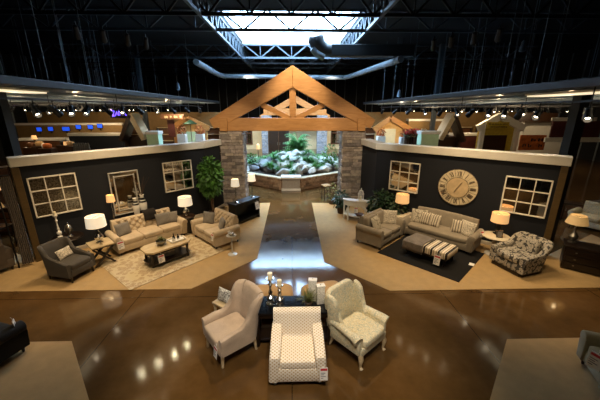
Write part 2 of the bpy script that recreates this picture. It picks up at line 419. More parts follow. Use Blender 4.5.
for y in (12.2, 15, 29.5, 32.5, 36): dup(jm, (0, y, ZC-.98), 0.0, 'dark open web roof joist crossing the black ceiling away from the skylight', 'dark roof joists')
g = joist(30, .95, 1.1, 'joist'); g.location = (-SX-.1, 22, ZC-1.0); g.rotation_euler = (0, 0, PI/2); tag(g, 'long steel girder truss running beside the skylight on the tufted sofa side', 'roof girder'); g.name = 'roof_girder'
q = dup(g, (SX+.1, 22, ZC-1.0), PI/2, 'long steel girder truss running beside the skylight on the round clock side')
# ducts
t = thing('air_duct', 'pale round air duct looping behind the timber gable below the skylight', 'duct', (0, 0, 7.0))
dz_ = Vector((0, 0, 7.0)); dl, dc, de, dr = (at(*q, 7.0)-dz_ for q in ((196, 62), (221, 76), (347, 77.5), (401, 59)))
pts = [dl, dl.lerp(dc, .5), dc.lerp(dl, .12), dc.lerp(de, .02), dc.lerp(de, .1), dc.lerp(de, .5), dc.lerp(de, .9), dc.lerp(de, .98), de.lerp(dr, .12), de.lerp(dr, .5), dr]
MB().tube(pts, .19, 14).build('pipe', 'duct', t)
for i in range(1, len(pts)-1):
    d_ = (Vector(pts[i+1])-Vector(pts[i-1])).normalized()*.03; MB().cyl(Vector(pts[i])-d_, Vector(pts[i])+d_, .21, n=14).build('coupling_ring', 'steel', t)
t = thing('supply_duct', 'black rectangular supply duct ending in a round hood under the skylight', 'duct', (0, 19.2, 7.5))
MB().box((4.7, 0, 0), (4.8, .7, .62), None, .04).build('duct_run', 'ducthood', t, smooth=False)
MB().tube([(2.4, 0, 0), (2.0, 0, .05), (1.6, 0, .25), (1.4, -.1, .6), (1.35, -.2, .8)], [.33, .36, .42, .48, .36], 16).build('hood', 'ducthood', t)
MB().tube([(1.9, -.1, -.36), (1.5, -.15, -.2), (1.2, -.2, 0.1)], [.2, .22, .2], 12).build('elbow', 'duct', t)
# columns and hanging cables
def column(x, y, h, r, label, mat='joist', base=True):
    t = thing('building_column', label, 'column', (x, y, 0))
    MB().box((0, 0, h/2), (2*r, 2*r, h)).build('shaft', mat, t, smooth=False)
    if base: MB().box((0, 0, .55), (2*r+.18, 2*r+.18, 1.1), None, .02).build('plinth', 'steel', t, smooth=False)
    return t
p = aty(11, 145, 9.6); column(p.x, p.y, 4.75, .14, 'black canopy post behind the end of the tufted sofa wall', 'blackm', False)
p = aty(570, 145, 9.3); column(p.x, p.y, 4.75, .15, 'black canopy post behind the end of the clock wall', 'blackm', False)
p = aty(140, 80, 27); column(p.x, p.y, ZC, .16, 'tall steel column rising to the roof above the tufted sofa wall', 'joist', False)
p = aty(438, 80, 26); column(p.x, p.y, ZC, .16, 'tall steel column rising to the roof above the clock wall', 'joist', False)
cb = None; rc = random.Random(3)
for i in range(96):
    sx = -1 if i % 2 else 1; x = sx*rc.uniform(7.2, 18); y = rc.uniform(9, 26)
    if cb is None:
        cb = MB().cyl((0, 0, 4.9), (0, 0, ZC), .012, n=6).build('suspension_cable', 'duct'); cb.location = (x, y, 0)
        tag(cb, 'thin grey cable hanging from the black ceiling down to a canopy', 'cable', 'canopy suspension cables')
    else:
        o = cb.copy(); C.objects.link(o); o.location = (x, y, 0)
for px, py, lab in ((523, 47, 'small pendant lamp hanging in the dark above the clock wall'), (178, 87, 'small pale pendant hanging beyond the tufted sofa wall'), (399, 94, 'small pale pendant hanging beyond the clock gable')):
    p = aty(px, py, 17 if py < 60 else 24); t = thing('pendant_lamp', lab, 'lamp', tuple(p))
    MB().lathe([(.04, .3), (.1, .25), (.16, -.2), (.02, -.25)], n=12).build('lamp_shade', 'steel', t); MB().cyl((0, 0, .3), (0, 0, ZC-p.z), .012, n=6).build('cord', 'blackm', t)

# ------------------------------------------------------------------ side canopies with track lights
for sg, nm in ((-1, 'left'), (1, 'right')):
    X0, X1 = 6.85, 25.8; zc = 4.86 if sg < 0 else 4.78
    o = struct(MB().box((sg*(X0+X1)/2, 17, zc+.06), (X1-X0, 26, .12)).build('ceiling_canopy_'+nm, 'canopymetal', smooth=False))
    m = MB()
    for i in range(60): m.box((sg*(X0+X1)/2, 4.3+i*.43, zc-.02), (X1-X0-.3, .12, .1))
    m.build('canopy_rib', 'canopymetal', o, smooth=False)
    MB().box((sg*X0, 17, zc+.03), (.1, 26, .22), None, .03).build('fascia', 'ducthood', o, smooth=False)
    for xx in (8.3, 10.4, 13, 16): MB().box((sg*xx, 17, zc-.09), (.12, 26, .12)).build('beam', 'steel', o, smooth=False)
    side = 'tufted sofa' if sg < 0 else 'round clock'
    t = thing('linear_light', f'long cream cove light under the canopy edge on the {side} side', 'light', (sg*7.5, 6.9, zc-.17))
    MB().box((0, 0, 0), (.5, 5.4, .05)).build('diffuser', 'strip', t, smooth=False); MB().box((0, 0, .035), (.58, 5.5, .05)).build('housing', 'white', t, smooth=False)
    rows = [(7.0, [7.2, 8.7, 9.4, 10.1, 10.9, 12, 13.1, 14.5, 16.3, 18.5, 21, 24]), (10.2, [13.5, 15.5, 17, 18.5, 20, 22, 24, 26, 28]), (13.5, [15.5, 17, 18.5, 20, 21.5, 23, 25, 27]), (17.5, [18, 19.5, 21, 23, 24.5, 26, 28])]
    for ri, (x, ys) in enumerate(rows):
        t = thing('track_rail', ('black lighting track under the canopy edge' if ri == 0 else 'black lighting track deep under the canopy')+f' on the {side} side', 'lighting track', (sg*x, 0, zc-.38), 0, None if ri == 0 else f'deep lighting tracks on the {side} side')
        MB().box((0, (ys[0]+ys[-1])/2, 0), (.05, ys[-1]-ys[0]+1.5, .05)).build('rail', 'blackm', t, smooth=False)
        for k in range(4):
            y = ys[0]+(ys[-1]-ys[0])*k/3; MB().cyl((0, y, 0), (0, y, .36), .015, n=6).build('hanger_rod', 'blackm', t)
        for k, y in enumerate(ys):
            if ri == 0 and k == 0 or ri == 1 and k == 0:
                s_ = thing('track_spotlight', 'x', 'spotlight')
                MB().cyl((0, 0, 0), (0, 0, -.14), .02, n=8).build('stem', 'blackm', s_)
                m = MB(); m.box((-.09, 0, -.2), (.015, .05, .16)).box((.09, 0, -.2), (.015, .05, .16)).box((0, 0, -.13), (.19, .05, .015)); m.build('yoke', 'blackm', s_, smooth=False)
                cm = Matrix.Translation((0, 0, -.26)) @ Euler((R(48), 0, 0)).to_matrix().to_4x4()
                MB().lathe([(.03, .2), (.07, .17), (.075, 0), (.1, -.16), (.1, -.22), (.08, -.215), (.065, -.1)], n=14).xf(cm).build('lamp_can', 'blackm', s_)
                MB().lathe([(.02, -.13), (.055, -.135)], n=14).xf(cm).build('lens', 'spotlens', s_)
                base = s_
            a = (random.uniform(-.5, .5) if ri == 0 else random.uniform(-1.2, 1.2))+(0.25*sg if ri == 0 else PI)
            if ri == 0 and k not in (2, 5, 7, 9, 10, 11): a += PI*.75*sg
            loc = (sg*x, y, zc-.4)
            lab = f'black track spotlight hanging at the canopy edge on the {side} side' if ri == 0 else f'small lit track spotlight deep under the canopy on the {side} side'
            grp = f'edge spotlights on the {side} side' if ri == 0 else f'deep spotlights on the {side} side'
            if k == 0 and ri in (0, 1): base.location = loc; base.rotation_euler = (0, 0, a); tag(base, lab, 'spotlight', grp)
            else: dup(base, loc, a, lab, grp, 1.0 if ri == 0 else .75)

# ------------------------------------------------------------------ display walls
WH = 3.0
LA, LB, LC = (-7.37, 8.0), (-3.49, 11.99), (-3.12, 13.1)
RA, RB, RC = (3.24, 11.45), (7.40, 7.78), (3.06, 13.1)
class Wall:
    def __init__(s, a, b):
        s.a, s.b = Vector((*a, 0)), Vector((*b, 0)); d = s.b-s.a; s.L = d.length; s.d = d/s.L; s.ang = math.atan2(d.y, d.x); s.n = Vector((s.d.y, -s.d.x, 0))
    def p(s, u, v, z=0): return s.a+s.d*u+s.n*v+Vector((0, 0, z))
WL, WR = Wall(LA, LB), Wall(RA, RB)
def dispwall(nm, w, T=.3, u0=0, u1=0):
    o = struct(MB().box((w.L/2+(u1-u0)/2, T/2, (WH-.22)/2), (w.L+u0+u1, T, WH-.22)).build('wall_'+nm, 'navy', None, False, None, tuple(w.a), (0, 0, w.ang)))
    MB().box((w.L/2+(u1-u0)/2, T/2, WH-.12), (w.L+u0+u1+.1, T+.14, .24), None, .015).build('cap', 'cap', o, False)
    b = struct(MB().box((w.L/2, -.012, .07), (w.L-.02, .024, .14), None, .006).build('baseboard_'+nm, 'cap', None, False, None, tuple(w.a), (0, 0, w.ang)))
    return o
dispwall('sofa_side', WL); dispwall('clock_side', WR)
dispwall('sofa_wing', Wall(LB, LC)); dispwall('clock_wing', Wall(RC, RA))
def endtrim(nm, w, u, T=.3):
    struct(MB().box((u, T/2-.01, WH/2-.13), (.16, T+.08, WH-.26), None, .01).build('trim_'+nm, 'tanwood', None, False, None, tuple(w.a), (0, 0, w.ang)))
endtrim('1', WL, .04); endtrim('2', WR, WR.L-.06)
# carpets
def carpet(nm, pts, mat='carpet', z=.012):
    struct(MB().prism(pts, 'z', .001, z).build(nm, mat, smooth=False))
carpet('floor_carpet_sofa_side', [(-1.06, 13.55), (-1.06, 8.0), (-2.5, 6.47), (-10.5, 6.47), (-10.5, 9.5), (-7.45, 8.05), (-3.5, 12.1), (-3.1, 13.4)])
carpet('floor_carpet_clock_side', [(.9, 13.5), (3.0, 13.3), (3.3, 11.5), (7.4, 7.85), (10.5, 9.5), (10.5, 6.27), (2.35, 6.27), (.9, 7.75)])
carpet('floor_carpet_front_1', [(-9, 4.78), (-4.2, 4.78), (-2.6, 3.0), (-2.6, 0), (-9, 0)])
carpet('floor_carpet_front_2', [(9, 4.62), (4.07, 4.62), (2.5, 2.9), (2.5, 0), (9, 0)])
# wall mirrors made like nine-pane windows
def panemirror(w, u0, u1, z0, z1, label, glass, frame=.038, cols=3, rows=3):
    t = thing('windowpane_mirror', label, 'mirror', tuple(w.p((u0+u1)/2, .035, (z0+z1)/2)), w.ang)
    W_, H_ = u1-u0, z1-z0; m = MB()
    for x in (-W_/2, W_/2): m.box((x, 0, 0), (frame, .05, H_+frame), None, .006)
    for z in (-H_/2, H_/2): m.box((0, 0, z), (W_+frame, .05, frame), None, .006)
    m.build('frame', 'paneframe', t, False); m = MB()
    for i in range(1, cols): m.box((-W_/2+W_*i/cols, -.005, 0), (.026, .04, H_))
    for i in range(1, rows): m.box((0, -.005, -H_/2+H_*i/rows), (W_, .04, .026))
    m.build('muntin', 'paneframe', t, False)
    MB().box((0, .012, 0), (W_, .012, H_)).build('mirror_glass', glass, t, False)
panemirror(WL, .22, 1.28, 1.30, 2.41, 'nine-pane cream framed mirror on the dark wall above the charcoal armchair', 'antique')
panemirror(WL, 3.88, 4.95, 1.30, 2.37, 'nine-pane framed mirror on the dark wall next to the ficus tree', 'mirror', cols=3)
panemirror(WR, .62, 1.68, 1.32, 2.38, 'nine-pane cream framed mirror on the dark wall behind the tan drum lamp and dark fern', 'mirror')
panemirror(WR, 4.24, 5.31, 1.23, 2.31, 'nine-pane cream framed mirror on the dark wall above the floral armchair', 'mirror')
# bevelled mirror
t = thing('framed_mirror', 'tall silver framed mirror hanging above the cream tufted sofa', 'mirror', tuple(WL.p(2.57, .04, 1.56)), WL.ang)
m = MB()
for sx in (-1, 1): m.box((sx*.43, 0, 0), (.035, .05, 1.42), None, .01).box((sx*.30, -.01, 0), (.03, .05, 1.22), None, .006)
for sz in (-1, 1): m.box((0, 0, sz*.70), (.895, .05, .035), None, .01).box((0, -.01, sz*.57), (.62, .05, .018), None, .006)
m.build('frame', 'framesilver', t, False); MB().box((0, .01, 0), (.86, .012, 1.38)).build('mirror_glass', 'mirror', t, False)
# wall clock
t = thing('wall_clock', 'large round cream wall clock with roman numerals on the dark wall', 'clock', tuple(WR.p(2.96, .03, 1.745)), WR.ang)
def disc(r, y0, y1, n=48): return MB().lathe([(.001, 0), (r, 0), (r, y1-y0), (.001, y1-y0)], n=n).xf(Matrix.Translation((0, y0, 0)) @ Euler((R(90), 0, 0)).to_matrix().to_4x4())
M['clockface'] = plain('aged cream clock face', '#d9c9a6', .6, var=.12); M['clockcentre'] = plain('parchment clock centre', '#c9b088', .6, var=.15)
disc(.6, 0.03, .06).build('dial', 'clockface', t); disc(.33, -.005, .02).build('centre_disc', 'clockcentre', t)
m = MB()
for r_ in (.34, .60):
    ring = []
    for k in range(49):
        a = 2*PI*k/48; ring.append([((r_+dr)*math.cos(a), dy-.0, (r_+dr)*math.sin(a)) for dr, dy in ((-.012, .0), (.012, .0), (.012, .035), (-.012, .035))])
    m.loft(ring, False)
m.build('rim', 'twig', t)
def numeral(s_, a):
    m = MB(); x = 0; st = []
    for ch in s_:
        if ch == 'I': st.append((x, x, )); x += .032
        elif ch == 'V': st += [(x, x+.028), (x+.056, x+.028)]; x += .085
        elif ch == 'X': st += [(x, x+.056), (x+.056, x)]; x += .085
    for p0, p1 in st: m.bar((p0-x/2+.015, -.008, .085), (p1-x/2+.015, -.008, -.085), .02, .01)
    m.xf(Euler((0, a, 0)).to_matrix().to_4x4() @ Matrix.Translation((0, 0, .46))); return m
for i, s_ in enumerate(('XII', 'I', 'II', 'III', 'IIII', 'V', 'VI', 'VII', 'VIII', 'IX', 'X', 'XI')):
    numeral(s_, 2*PI*i/12).xf(Matrix.Translation((0, .004, 0))).build('numeral', 'twig', t, False)
m = MB()
for i in range(12):
    a = 2*PI*(i+.5)/12; m.bar((.35*math.sin(a), -.003, .35*math.cos(a)), (.59*math.sin(a), -.003, .59*math.cos(a)), .01, .006)
m.build('dial_line', 'twig', t, False)
for a, L, w_ in ((R(205), .17, .03), (R(32), .24, .02)): MB().bar((0, -.036, 0), (L*math.sin(a), -.036, L*math.cos(a)), w_, .008).build('hand', 'black', t, False)
# drape hanging at the wall end
t = thing('drape_panel', 'light brown drape hanging beside the end of the tufted sofa wall', 'curtain', tuple(WL.p(-.22, .12, 0)), WL.ang)
m = MB(); rings = []
for k in range(40):
    x = -.12+.24*k/39; y = .05*math.sin(k*.95); rings.append([(x, y-.01, .08), (x*.85+.02, y*.8-.01, 1.4), (x, y-.01, 2.55), (x, y+.012, 2.55), (x*.85+.02, y*.8+.012, 1.4), (x, y+.012, .08)])
M['drape'] = fabric('light brown drape cloth', '#5f4d36', .2); m.loft(rings).build('cloth', 'drape', t)
MB().cyl((-.25, 0, 2.58), (.1, 0, 2.58), .02, n=10).build('rod', 'blackm', t)
MB().cyl((-.2, 0, 2.58), (-.2, 0, 0), .02, n=8).build('stand_pole', 'blackm', t)

# ------------------------------------------------------------------ upholstery
def legs(t, xs, ys, h, mat, r=.03, splay=0.0):
    for x in xs:
        for y in ys:
            MB().tube([(x, y, h), (x+math.copysign(splay, x), y+math.copysign(splay, y), 0)], [r, r*.65], 10).build('leg', mat, t)
def rollarm(x, aw, D, z0, ah, r, side, front=None):
    # arm outline in (x,z), extruded along y
    out = []; xo = x+side*aw/2; xi = x-side*aw/2
    cx, cz = x+side*(r*.35), ah-r
    pts = [(xi, z0), (xi, cz-.02)]
    for k in range(13):
        a = PI-(PI*1.25)*k/12; pts.append((cx+side*(r*math.cos(a)), cz+r*math.sin(a)))
    pts += [(xo, cz-r*.9), (xo, z0)]
    m = MB(); m.prism(pts, 'y', -D/2, D/2-.06, .025); return m
def backprof(D, z0, zt, depth, lean, roll):
    yf = D/2-depth; P = []
    for k in range(11): t_ = k/10; P.append((yf+lean*t_, z0+(zt-roll-z0)*t_))
    for k in range(1, 10):
        a = PI-PI*1.15*k/9; P.append((yf+lean+roll+roll*math.cos(a), zt-roll+roll*math.sin(a)))
    P += [(D/2+lean*.55, zt-roll*2.2), (D/2, z0), ]
    return P
def soft_back(x0, x1, D, z0, zt, depth=.24, lean=.1, roll=.08, tuft=0.0, px=.21, pz=.21, crown=0.0, nx=60):
    if tuft: nx = 150
    P = backprof(D, z0, zt, depth, lean, roll); m = MB(); rings = []
    # resample the front run more finely for tufting
    Q = []
    for a, b in zip(P, P[1:]):
        n = 3 if tuft else 1
        for k in range(n): Q.append((a[0]+(b[0]-a[0])*k/n, a[1]+(b[1]-a[1])*k/n))
    Q.append(P[-1])
    for i in range(nx+1):
        u = i/nx; x = x0+(x1-x0)*u; ring = []; edge = 1-abs(2*u-1)**10
        for (y, z) in Q:
            dz = crown*(1-(2*u-1)**2)*max(0, (z-z0)/(zt-z0)); dy = 0
            if y < D/2-depth+lean+roll*1.2 and z > z0+.02:
                if tuft:
                    a = x/px+(z-z0)/pz; b = x/px-(z-z0)/pz
                    dy = -tuft*((abs(math.sin(PI*a))*abs(math.sin(PI*b)))**.5)*edge
                else: dy = -.02*edge*math.sin(PI*min(1, (z-z0)/(zt-z0)))
            ring.append((x, y+dy, z+dz))
        rings.append(ring)
    return m.loft(rings)
def sofa(name, label, cat, loc, rz, Wd, D, mat, zt=.88, seat=.47, ncush=3, aw=.2, ah=.62, tuft=0, crown=.0, nback=0, legmat='espresso', legh=.11, lean=.1, group=None, boxarm=False):
    t = thing(name, label, cat, loc, rz, group); iw = Wd-2*aw
    MB().box((0, .0, (legh+seat-.15)/2), (Wd-.06, D-.08, seat-.15-legh), None, .02).build('base', mat, t)
    w_ = iw/ncush
    for i in range(ncush):
        MB().sq((-iw/2+w_*(i+.5), -.11, seat-.07), (w_-.008, D-.26, .17), .3, .18).build('seat_cushion', mat, t)
    soft_back(-iw/2-.02, iw/2+.02, D-.06, seat-.22, zt, .24, lean, .075, tuft, crown=crown).build('backrest', mat, t)
    for i in range(nback):
        b = iw/nback; MB().sq((-iw/2+b*(i+.5), D/2-.29, seat+.2), (b-.01, .2, .42), .35, .3, (R(-12), 0, 0)).build('back_cushion', mat, t)
    for s in (-1, 1):
        if boxarm: MB().box((s*(Wd/2-aw/2), -.01, (legh+ah)/2), (aw, D-.04, ah-legh), None, .045, 3).build('arm', mat, t)
        else: rollarm(s*(Wd/2-aw/2), aw*.8, D, legh, ah, aw*.52, s).build('arm', mat, t)
    legs(t, (-Wd/2+.1, Wd/2-.1), (-D/2+.09, D/2-.1), legh+.01, legmat, .032)
    return t
def pillow(label, pos, rot, mat, w=.44, h=.44, t=.15, group=None):
    o = MB().pillow(w, h, t).build('throw_pillow', mat, None, True, None, tuple(pos), rot); return tag(o, label, 'pillow', group)
def on(root, x, y, z, tilt, yaw=0.0): return W(root, x, y, z), (R(tilt), 0, root.rotation_euler.z+R(yaw))
def tagcard(label, pos, yaw, size=(.13, .2), tilt=-8, red=True):
    t = thing('price_tag', label, 'price tag', tuple(pos)); t.rotation_euler = (R(tilt), 0, yaw); w, h = size
    MB().box((0, 0, -h/2), (w, .004, h)).build('card', 'paper', t, False)
    if red: MB().box((0, -.003, -h*.16), (w*.86, .003, h*.16)).build('red_header', 'redprint', t, False)
    m = MB()
    for k, f in enumerate((.7, .5, .76, .4)): m.box((-w*.4+w*f*.42, -.003, -h*(.42+.13*k)), (w*f*.84, .003, h*.045))
    m.build('printed_line', 'ink', t, False)
    MB().tube([(0, 0, -.01), (.01, .005, .035), (0, .01, .06)], .003, 6).build('string', 'paper', t); return t

# --- tufted sofa and loveseat
s1 = sofa('tufted_sofa', 'long cream tufted three-seat sofa with rolled arms and a dark throw', 'sofa', (-4.74, 9.27, .012), R(46.5), 2.2, .95, 'sofa_cream', .9, tuft=.055, lean=.12)
s2 = sofa('tufted_loveseat', 'cream tufted loveseat with two grey pillows in front of the black console', 'loveseat', (-2.58, 9.42, .012), R(-46), 1.55, .98, 'sofa_cream', .9, ncush=2, tuft=.055, lean=.12)
for x, lab in ((-.72, 'grey pillow at the near end of the tufted sofa beside the white lamp'), (.52, 'grey pillow on the tufted sofa next to the dark throw')):
    p_, r_ = on(s1, x, .02, .66, -18, 12 if x < 0 else -6); pillow(lab, p_, r_, 'greypillow', .46, .4)
p_, r_ = on(s1, .80, .0, .64, -20, -20); pillow('grey pillow tucked into the far arm of the tufted sofa', p_, r_, 'greypillow', .42, .4)
p_, r_ = on(s2, -.42, .0, .66, -18, 25); pillow('grey pillow at the ficus end of the tufted loveseat', p_, r_, 'greypillow', .46, .42)
p_, r_ = on(s2, .42, .0, .66, -18, -20); pillow('grey pillow at the aisle end of the tufted loveseat', p_, r_, 'greypillow', .42, .4)
# throw over the sofa back: follows the back profile
m = MB(); pr = []
for y, z in backprof(.89, .25, .9, .24, .12, .075): pr.append((y, z))
yc, zc_ = .32, .6; pts = []
pr2 = [(y, z) for y, z in pr if z > .47 or y > .4][3:-1]
for i in range(9):
    x = -.2+.4*i/8; off = .075+.008*math.sin(i*1.7); ring = []
    for q, (y, z) in enumerate(pr2):
        a_, b_ = pr2[max(0, q-1)], pr2[min(len(pr2)-1, q+1)]; d = Vector((b_[0]-a_[0], b_[1]-a_[1])).normalized(); ring.append((x, y-d.y*off, z+d.x*off))
    pts.append(ring)
th = tag(m.loft(pts, False, False).build('throw_blanket', 'throwbrown', None, True, None, tuple(W(s1, .22, 0, 0)), (0, 0, s1.rotation_euler.z)), 'dark brown throw draped over the back of the tufted sofa', 'blanket')
md = th.modifiers.new('thick', 'SOLIDIFY'); md.thickness = .02; md.offset = 1
# --- right: loveseat and sofa
s3 = sofa('grey_loveseat', 'taupe grey loveseat seen from its side in front of the white console', 'loveseat', (2.9, 9.24, .012), R(44), 1.55, .98, 'sofa_grey', .9, ncush=2, nback=2, ah=.67, lean=.06)
s4 = sofa('grey_sofa', 'long taupe grey sofa with patterned pillows under the round wall clock', 'sofa', (4.86, 9.1, .012), R(-47), 2.3, .98, 'sofa_grey', .9, ncush=1, nback=0, ah=.64, lean=.14, crown=.04)
for root, x, y, mat, yaw, lab, w_ in (
    (s4, -.74, .0, 'leafpillow', 15, 'cream leaf pillow at the loveseat end of the grey sofa', .52), (s4, -.5, -.02, 'striped', -4, 'striped pillow beside the cream leaf pillow at the loveseat end', .42), (s4, -.24, .0, 'striped', -8, 'striped pillow nearest the middle of the grey sofa', .44),
    (s4, .56, -.02, 'striped', 8, 'striped pillow at the lamp table end of the grey sofa', .42), (s4, .8, -.03, 'scroll', -18, 'scroll print pillow against the arm of the grey sofa by the floral chair', .5),
    (s3, .52, -.02, 'scroll', -62, 'scroll print pillow standing against the aisle side arm of the grey loveseat', .52), (s3, -.3, -.02, 'leafpillow', 5, 'cream leaf pillow leaning on the grey loveseat back near the round white table', .5)):
    p_, r_ = on(root, x, y, .665, -20, yaw); pillow(lab, p_, r_, mat, w_, w_, .15)

# --- shell armchairs
def ushape(Wd, D, r, n=10):
    x, y0, y1 = Wd/2, -D/2, D/2; P = []
    for k in range(n): P.append((-x, y0+(y1-r-y0)*k/n))
    for k in range(n+1): a = PI-PI/2*k/n; P.append((-x+r+r*math.cos(a), y1-r+r*math.sin(a)))
    for k in range(1, n): P.append((-x+r+(2*x-2*r)*k/n, y1))
    for k in range(n+1): a = PI/2-PI/2*k/n; P.append((x-r+r*math.cos(a), y1-r+r*math.sin(a)))
    for k in range(1, n+1): P.append((x, y1-r-(y1-r-y0)*k/n))
    return P
def sm(a, b, t): t = max(0, min(1, (t-a)/(b-a))); return t*t*(3-2*t)
def split_shell(path, hf, th, z0, lean, cuts, t, mat, names):
    n = len(path)
    idx = [0]+[int(c*(n-1)) for c in cuts]+[n-1]
    for a, b, nm in zip(idx, idx[1:], names):
        sub = path[a:b+1]; f = lambda s_, a=a, b=b: (a+s_*(b-a))/(n-1)
        MB().shell(sub, lambda s_: hf(f(s_)), th, z0, lambda s_: lean(f(s_))).build(nm, mat, t)
# beige wing chair with scooped arms
wc = thing('wing_chair', 'plain beige high-backed wing chair with scooped arms beside the dark table', 'armchair', (-1.14, 4.55, 0), R(-52))
path = ushape(.66, .72, .17)
sym = lambda t: 1-abs(2*t-1)        # 0 at the arm fronts, 1 mid back
hf = lambda t: .6+.03*sm(0, .2, sym(t))+.46*sm(.27, .6, sym(t))+.03*sm(.7, 1, sym(t))
ln = lambda t: .03*(1-sm(.1, .4, sym(t)))+.17*sm(.4, .7, sym(t))
split_shell(path, hf, .1, .26, ln, (.36, .64), wc, 'beige', ('arm', 'backrest', 'arm'))
MB().box((0, -.02, .31), (.62, .7, .16), None, .03).build('base', 'beige', wc)
MB().sq((0, -.05, .44), (.56, .68, .17), .3, .2).build('seat_cushion', 'beige', wc)
legs(wc, (-.29, .29), (-.31, .31), .25, 'palewood', .035, .02)
# floral queen-anne wing chair
fc = thing('wing_chair', 'pale leaf print wing chair with rolled arms and curved wooden legs', 'armchair', (1.15, 4.50, 0), R(40))
o = []
for x, z in rounded(-.36, .36, .3, 1.12, .14, 6): o.append((x, z+.04*(1-(x/.36)**2)*(1 if z > .9 else 0)))
MB().prism(o, 'y', -.06, .06, .04).xf(Matrix.Translation((0, .27, 0)) @ Euler((R(-10), 0, 0)).to_matrix().to_4x4()).build('backrest', 'leafy', fc)
wing = [(.33, .5), (.38, .95), (.37, 1.09), (.27, 1.08), (.19, 1.02), (.15, .92), (.16, .8), (.11, .68), (.0, .6), (.0, .5)]
for s in (-1, 1):
    MB().prism(wing, 'x', -.045, .045, .03).xf(Matrix.Translation((s*.315, .03, 0)) @ Euler((0, 0, R(-s*9))).to_matrix().to_4x4()).build('wing', 'leafy', fc)
    m = MB(); m.box((s*.35, -.02, .42), (.09, .66, .3), None, .03)
    m.tube([(s*.36, .28, .6), (s*.37, 0, .6), (s*.385, -.26, .59), (s*.40, -.34, .57)], [.06, .07, .085, .088], 14); m.build('arm', 'leafy', fc)
MB().box((0, -.03, .33), (.72, .7, .16), None, .03).build('base', 'leafy', fc)
MB().sq((0, -.08, .46), (.60, .66, .17), .3, .25).build('seat_cushion', 'leafy', fc)
for s in (-1, 1):
    MB().tube([(s*.31, -.32, .3), (s*.34, -.36, .2), (s*.335, -.355, .1), (s*.33, -.35, .035), (s*.335, -.38, 0)], [.05, .045, .025, .02, .035], 10).build('leg', 'palewood', fc)
    MB().tube([(s*.30, .28, .28), (s*.31, .33, .12), (s*.32, .38, 0)], [.035, .026, .024], 10).build('leg', 'palewood', fc)
# front armchair, ivory with tan dots
fa = thing('club_chair', 'ivory armchair patterned with tan dots standing in front of the dark table', 'armchair', (.06, 4.12, 0), R(0))
MB().box((0, -.01, .24), (.72, .86, .26), None, .03).build('base', 'dots', fa)
MB().sq((0, -.06, .41), (.62, .74, .18), .2, .12).build('seat_cushion', 'dots', fa)
soft_back(-.41, .41, .84, .3, .90, .26, .1, .09, 0, nx=24).build('backrest', 'dots', fa)
for s in (-1, 1):
    poly = [(-.43, .1), (-.46, .5), (-.44, .58), (-.36, .62), (.0, .66), (.3, .7), (.34, .1)]
    MB().prism(poly, 'x', -.085, .085, .04).xf(Matrix.Translation((s*.39, .0, 0)) @ Euler((0, R(-s*4), 0)).to_matrix().to_4x4()).build('arm', 'dots', fa)
legs(fa, (-.36, .36), (-.36, .34), .12, 'espresso', .035)
# charcoal accent chair
ac = thing('accent_chair', 'charcoal armchair with sloping arms and a cream pillow below the antiqued mirror', 'armchair', (-5.85, 7.2, .012), R(74))
path = ushape(.66, .8, .16)
hf = lambda t: .52+.1*sm(0, .35, sym(t))+.3*sm(.3, .6, sym(t))
ln = lambda t: .0+.1*sm(.35, .7, sym(t))
split_shell(path, hf, .09, .16, ln, (.37, .63), ac, 'charcoal', ('arm', 'backrest', 'arm'))
MB().box((0, -.03, .26), (.6, .8, .2), None, .03).build('base', 'charcoal', ac)
MB().sq((0, -.06, .41), (.56, .76, .15), .3, .2).build('seat_cushion', 'charcoal', ac)
legs(ac, (-.29, .29), (-.36, .36), .17, 'espresso', .03, .01)
p_, r_ = on(ac, .05, .16, .60, -25, 8); pillow('cream lumbar pillow on the charcoal accent chair', p_, r_, 'scroll', .42, .26, .12)
# floral tub chair
fl = thing('tub_chair', 'black and cream floral print armchair by the round lamp table', 'armchair', (6.16, 7.27, .012), R(-74))
path = ushape(.82, .86, .25)
hf = lambda t: .56+.04*sm(0, .3, sym(t))+.27*sm(.34, .66, sym(t))
ln = lambda t: .03+.15*sm(.4, .7, sym(t))
split_shell(path, hf, .15, .12, ln, (.38, .62), fl, 'floral', ('arm', 'backrest', 'arm'))
MB().box((0, -.02, .22), (.78, .84, .22), None, .04).build('base', 'floral', fl)
MB().sq((0, -.08, .42), (.68, .78, .2), .35, .3).build('seat_cushion', 'floral', fl)
MB().sq((0, .27, .64), (.6, .2, .42), .4, .4, (R(-14), 0, 0)).build('back_cushion', 'floral', fl)
MB().box((0, 0, .06), (.8, .84, .09), None, .01).build('plinth', 'espresso', fl, False)

# --- tables
def roundtable(name, label, loc, r, h, top, basem, style='pedestal', tt=.04):
    t = thing(name, label, 'table', loc)
    MB().lathe([(.001, h-tt), (r-.015, h-tt), (r, h-tt+.012), (r, h-.01), (r-.012, h), (.001, h)], n=40).build('tabletop', top, t)
    if style == 'pedestal':
        MB().lathe([(.001, 0), (r*.6, 0), (r*.6, .03), (.09, .07), (.05, .14), (.045, .3), (.075, .38), (.05, .46), (.06, h-tt-.03), (.12, h-tt), (.001, h-tt)], n=24).build('pedestal', basem, t)
    else:
        MB().lathe([(.001, .0), (r*.78, 0), (r*.88, .25), (r*.8, .5), (r*.7, h-tt), (.001, h-tt)], n=28).build('drum', basem, t)
    return t
def coff(v): return v
M['whitetop'] = plain('ivory table top', '#d9cdb2', .35, var=.06)
rt1 = roundtable('round_table', 'round white pedestal table in the corner between the grey sofa and loveseat', tuple(at(401.5, 213.5, .62).xy)+(.012,), .42, .61, 'whitetop', 'white')
rt2 = roundtable('round_table', 'round pale table with photo frame and lamp between grey sofa and floral chair', (6.05, 8.1, .012), .37, .61, 'whitetop', 'white')
rt3 = roundtable('round_table', 'round dark table behind the charcoal accent chair holding an urn', tuple(WL.p(.72, .52, .012)), .38, .70, 'espresso', 'espresso')
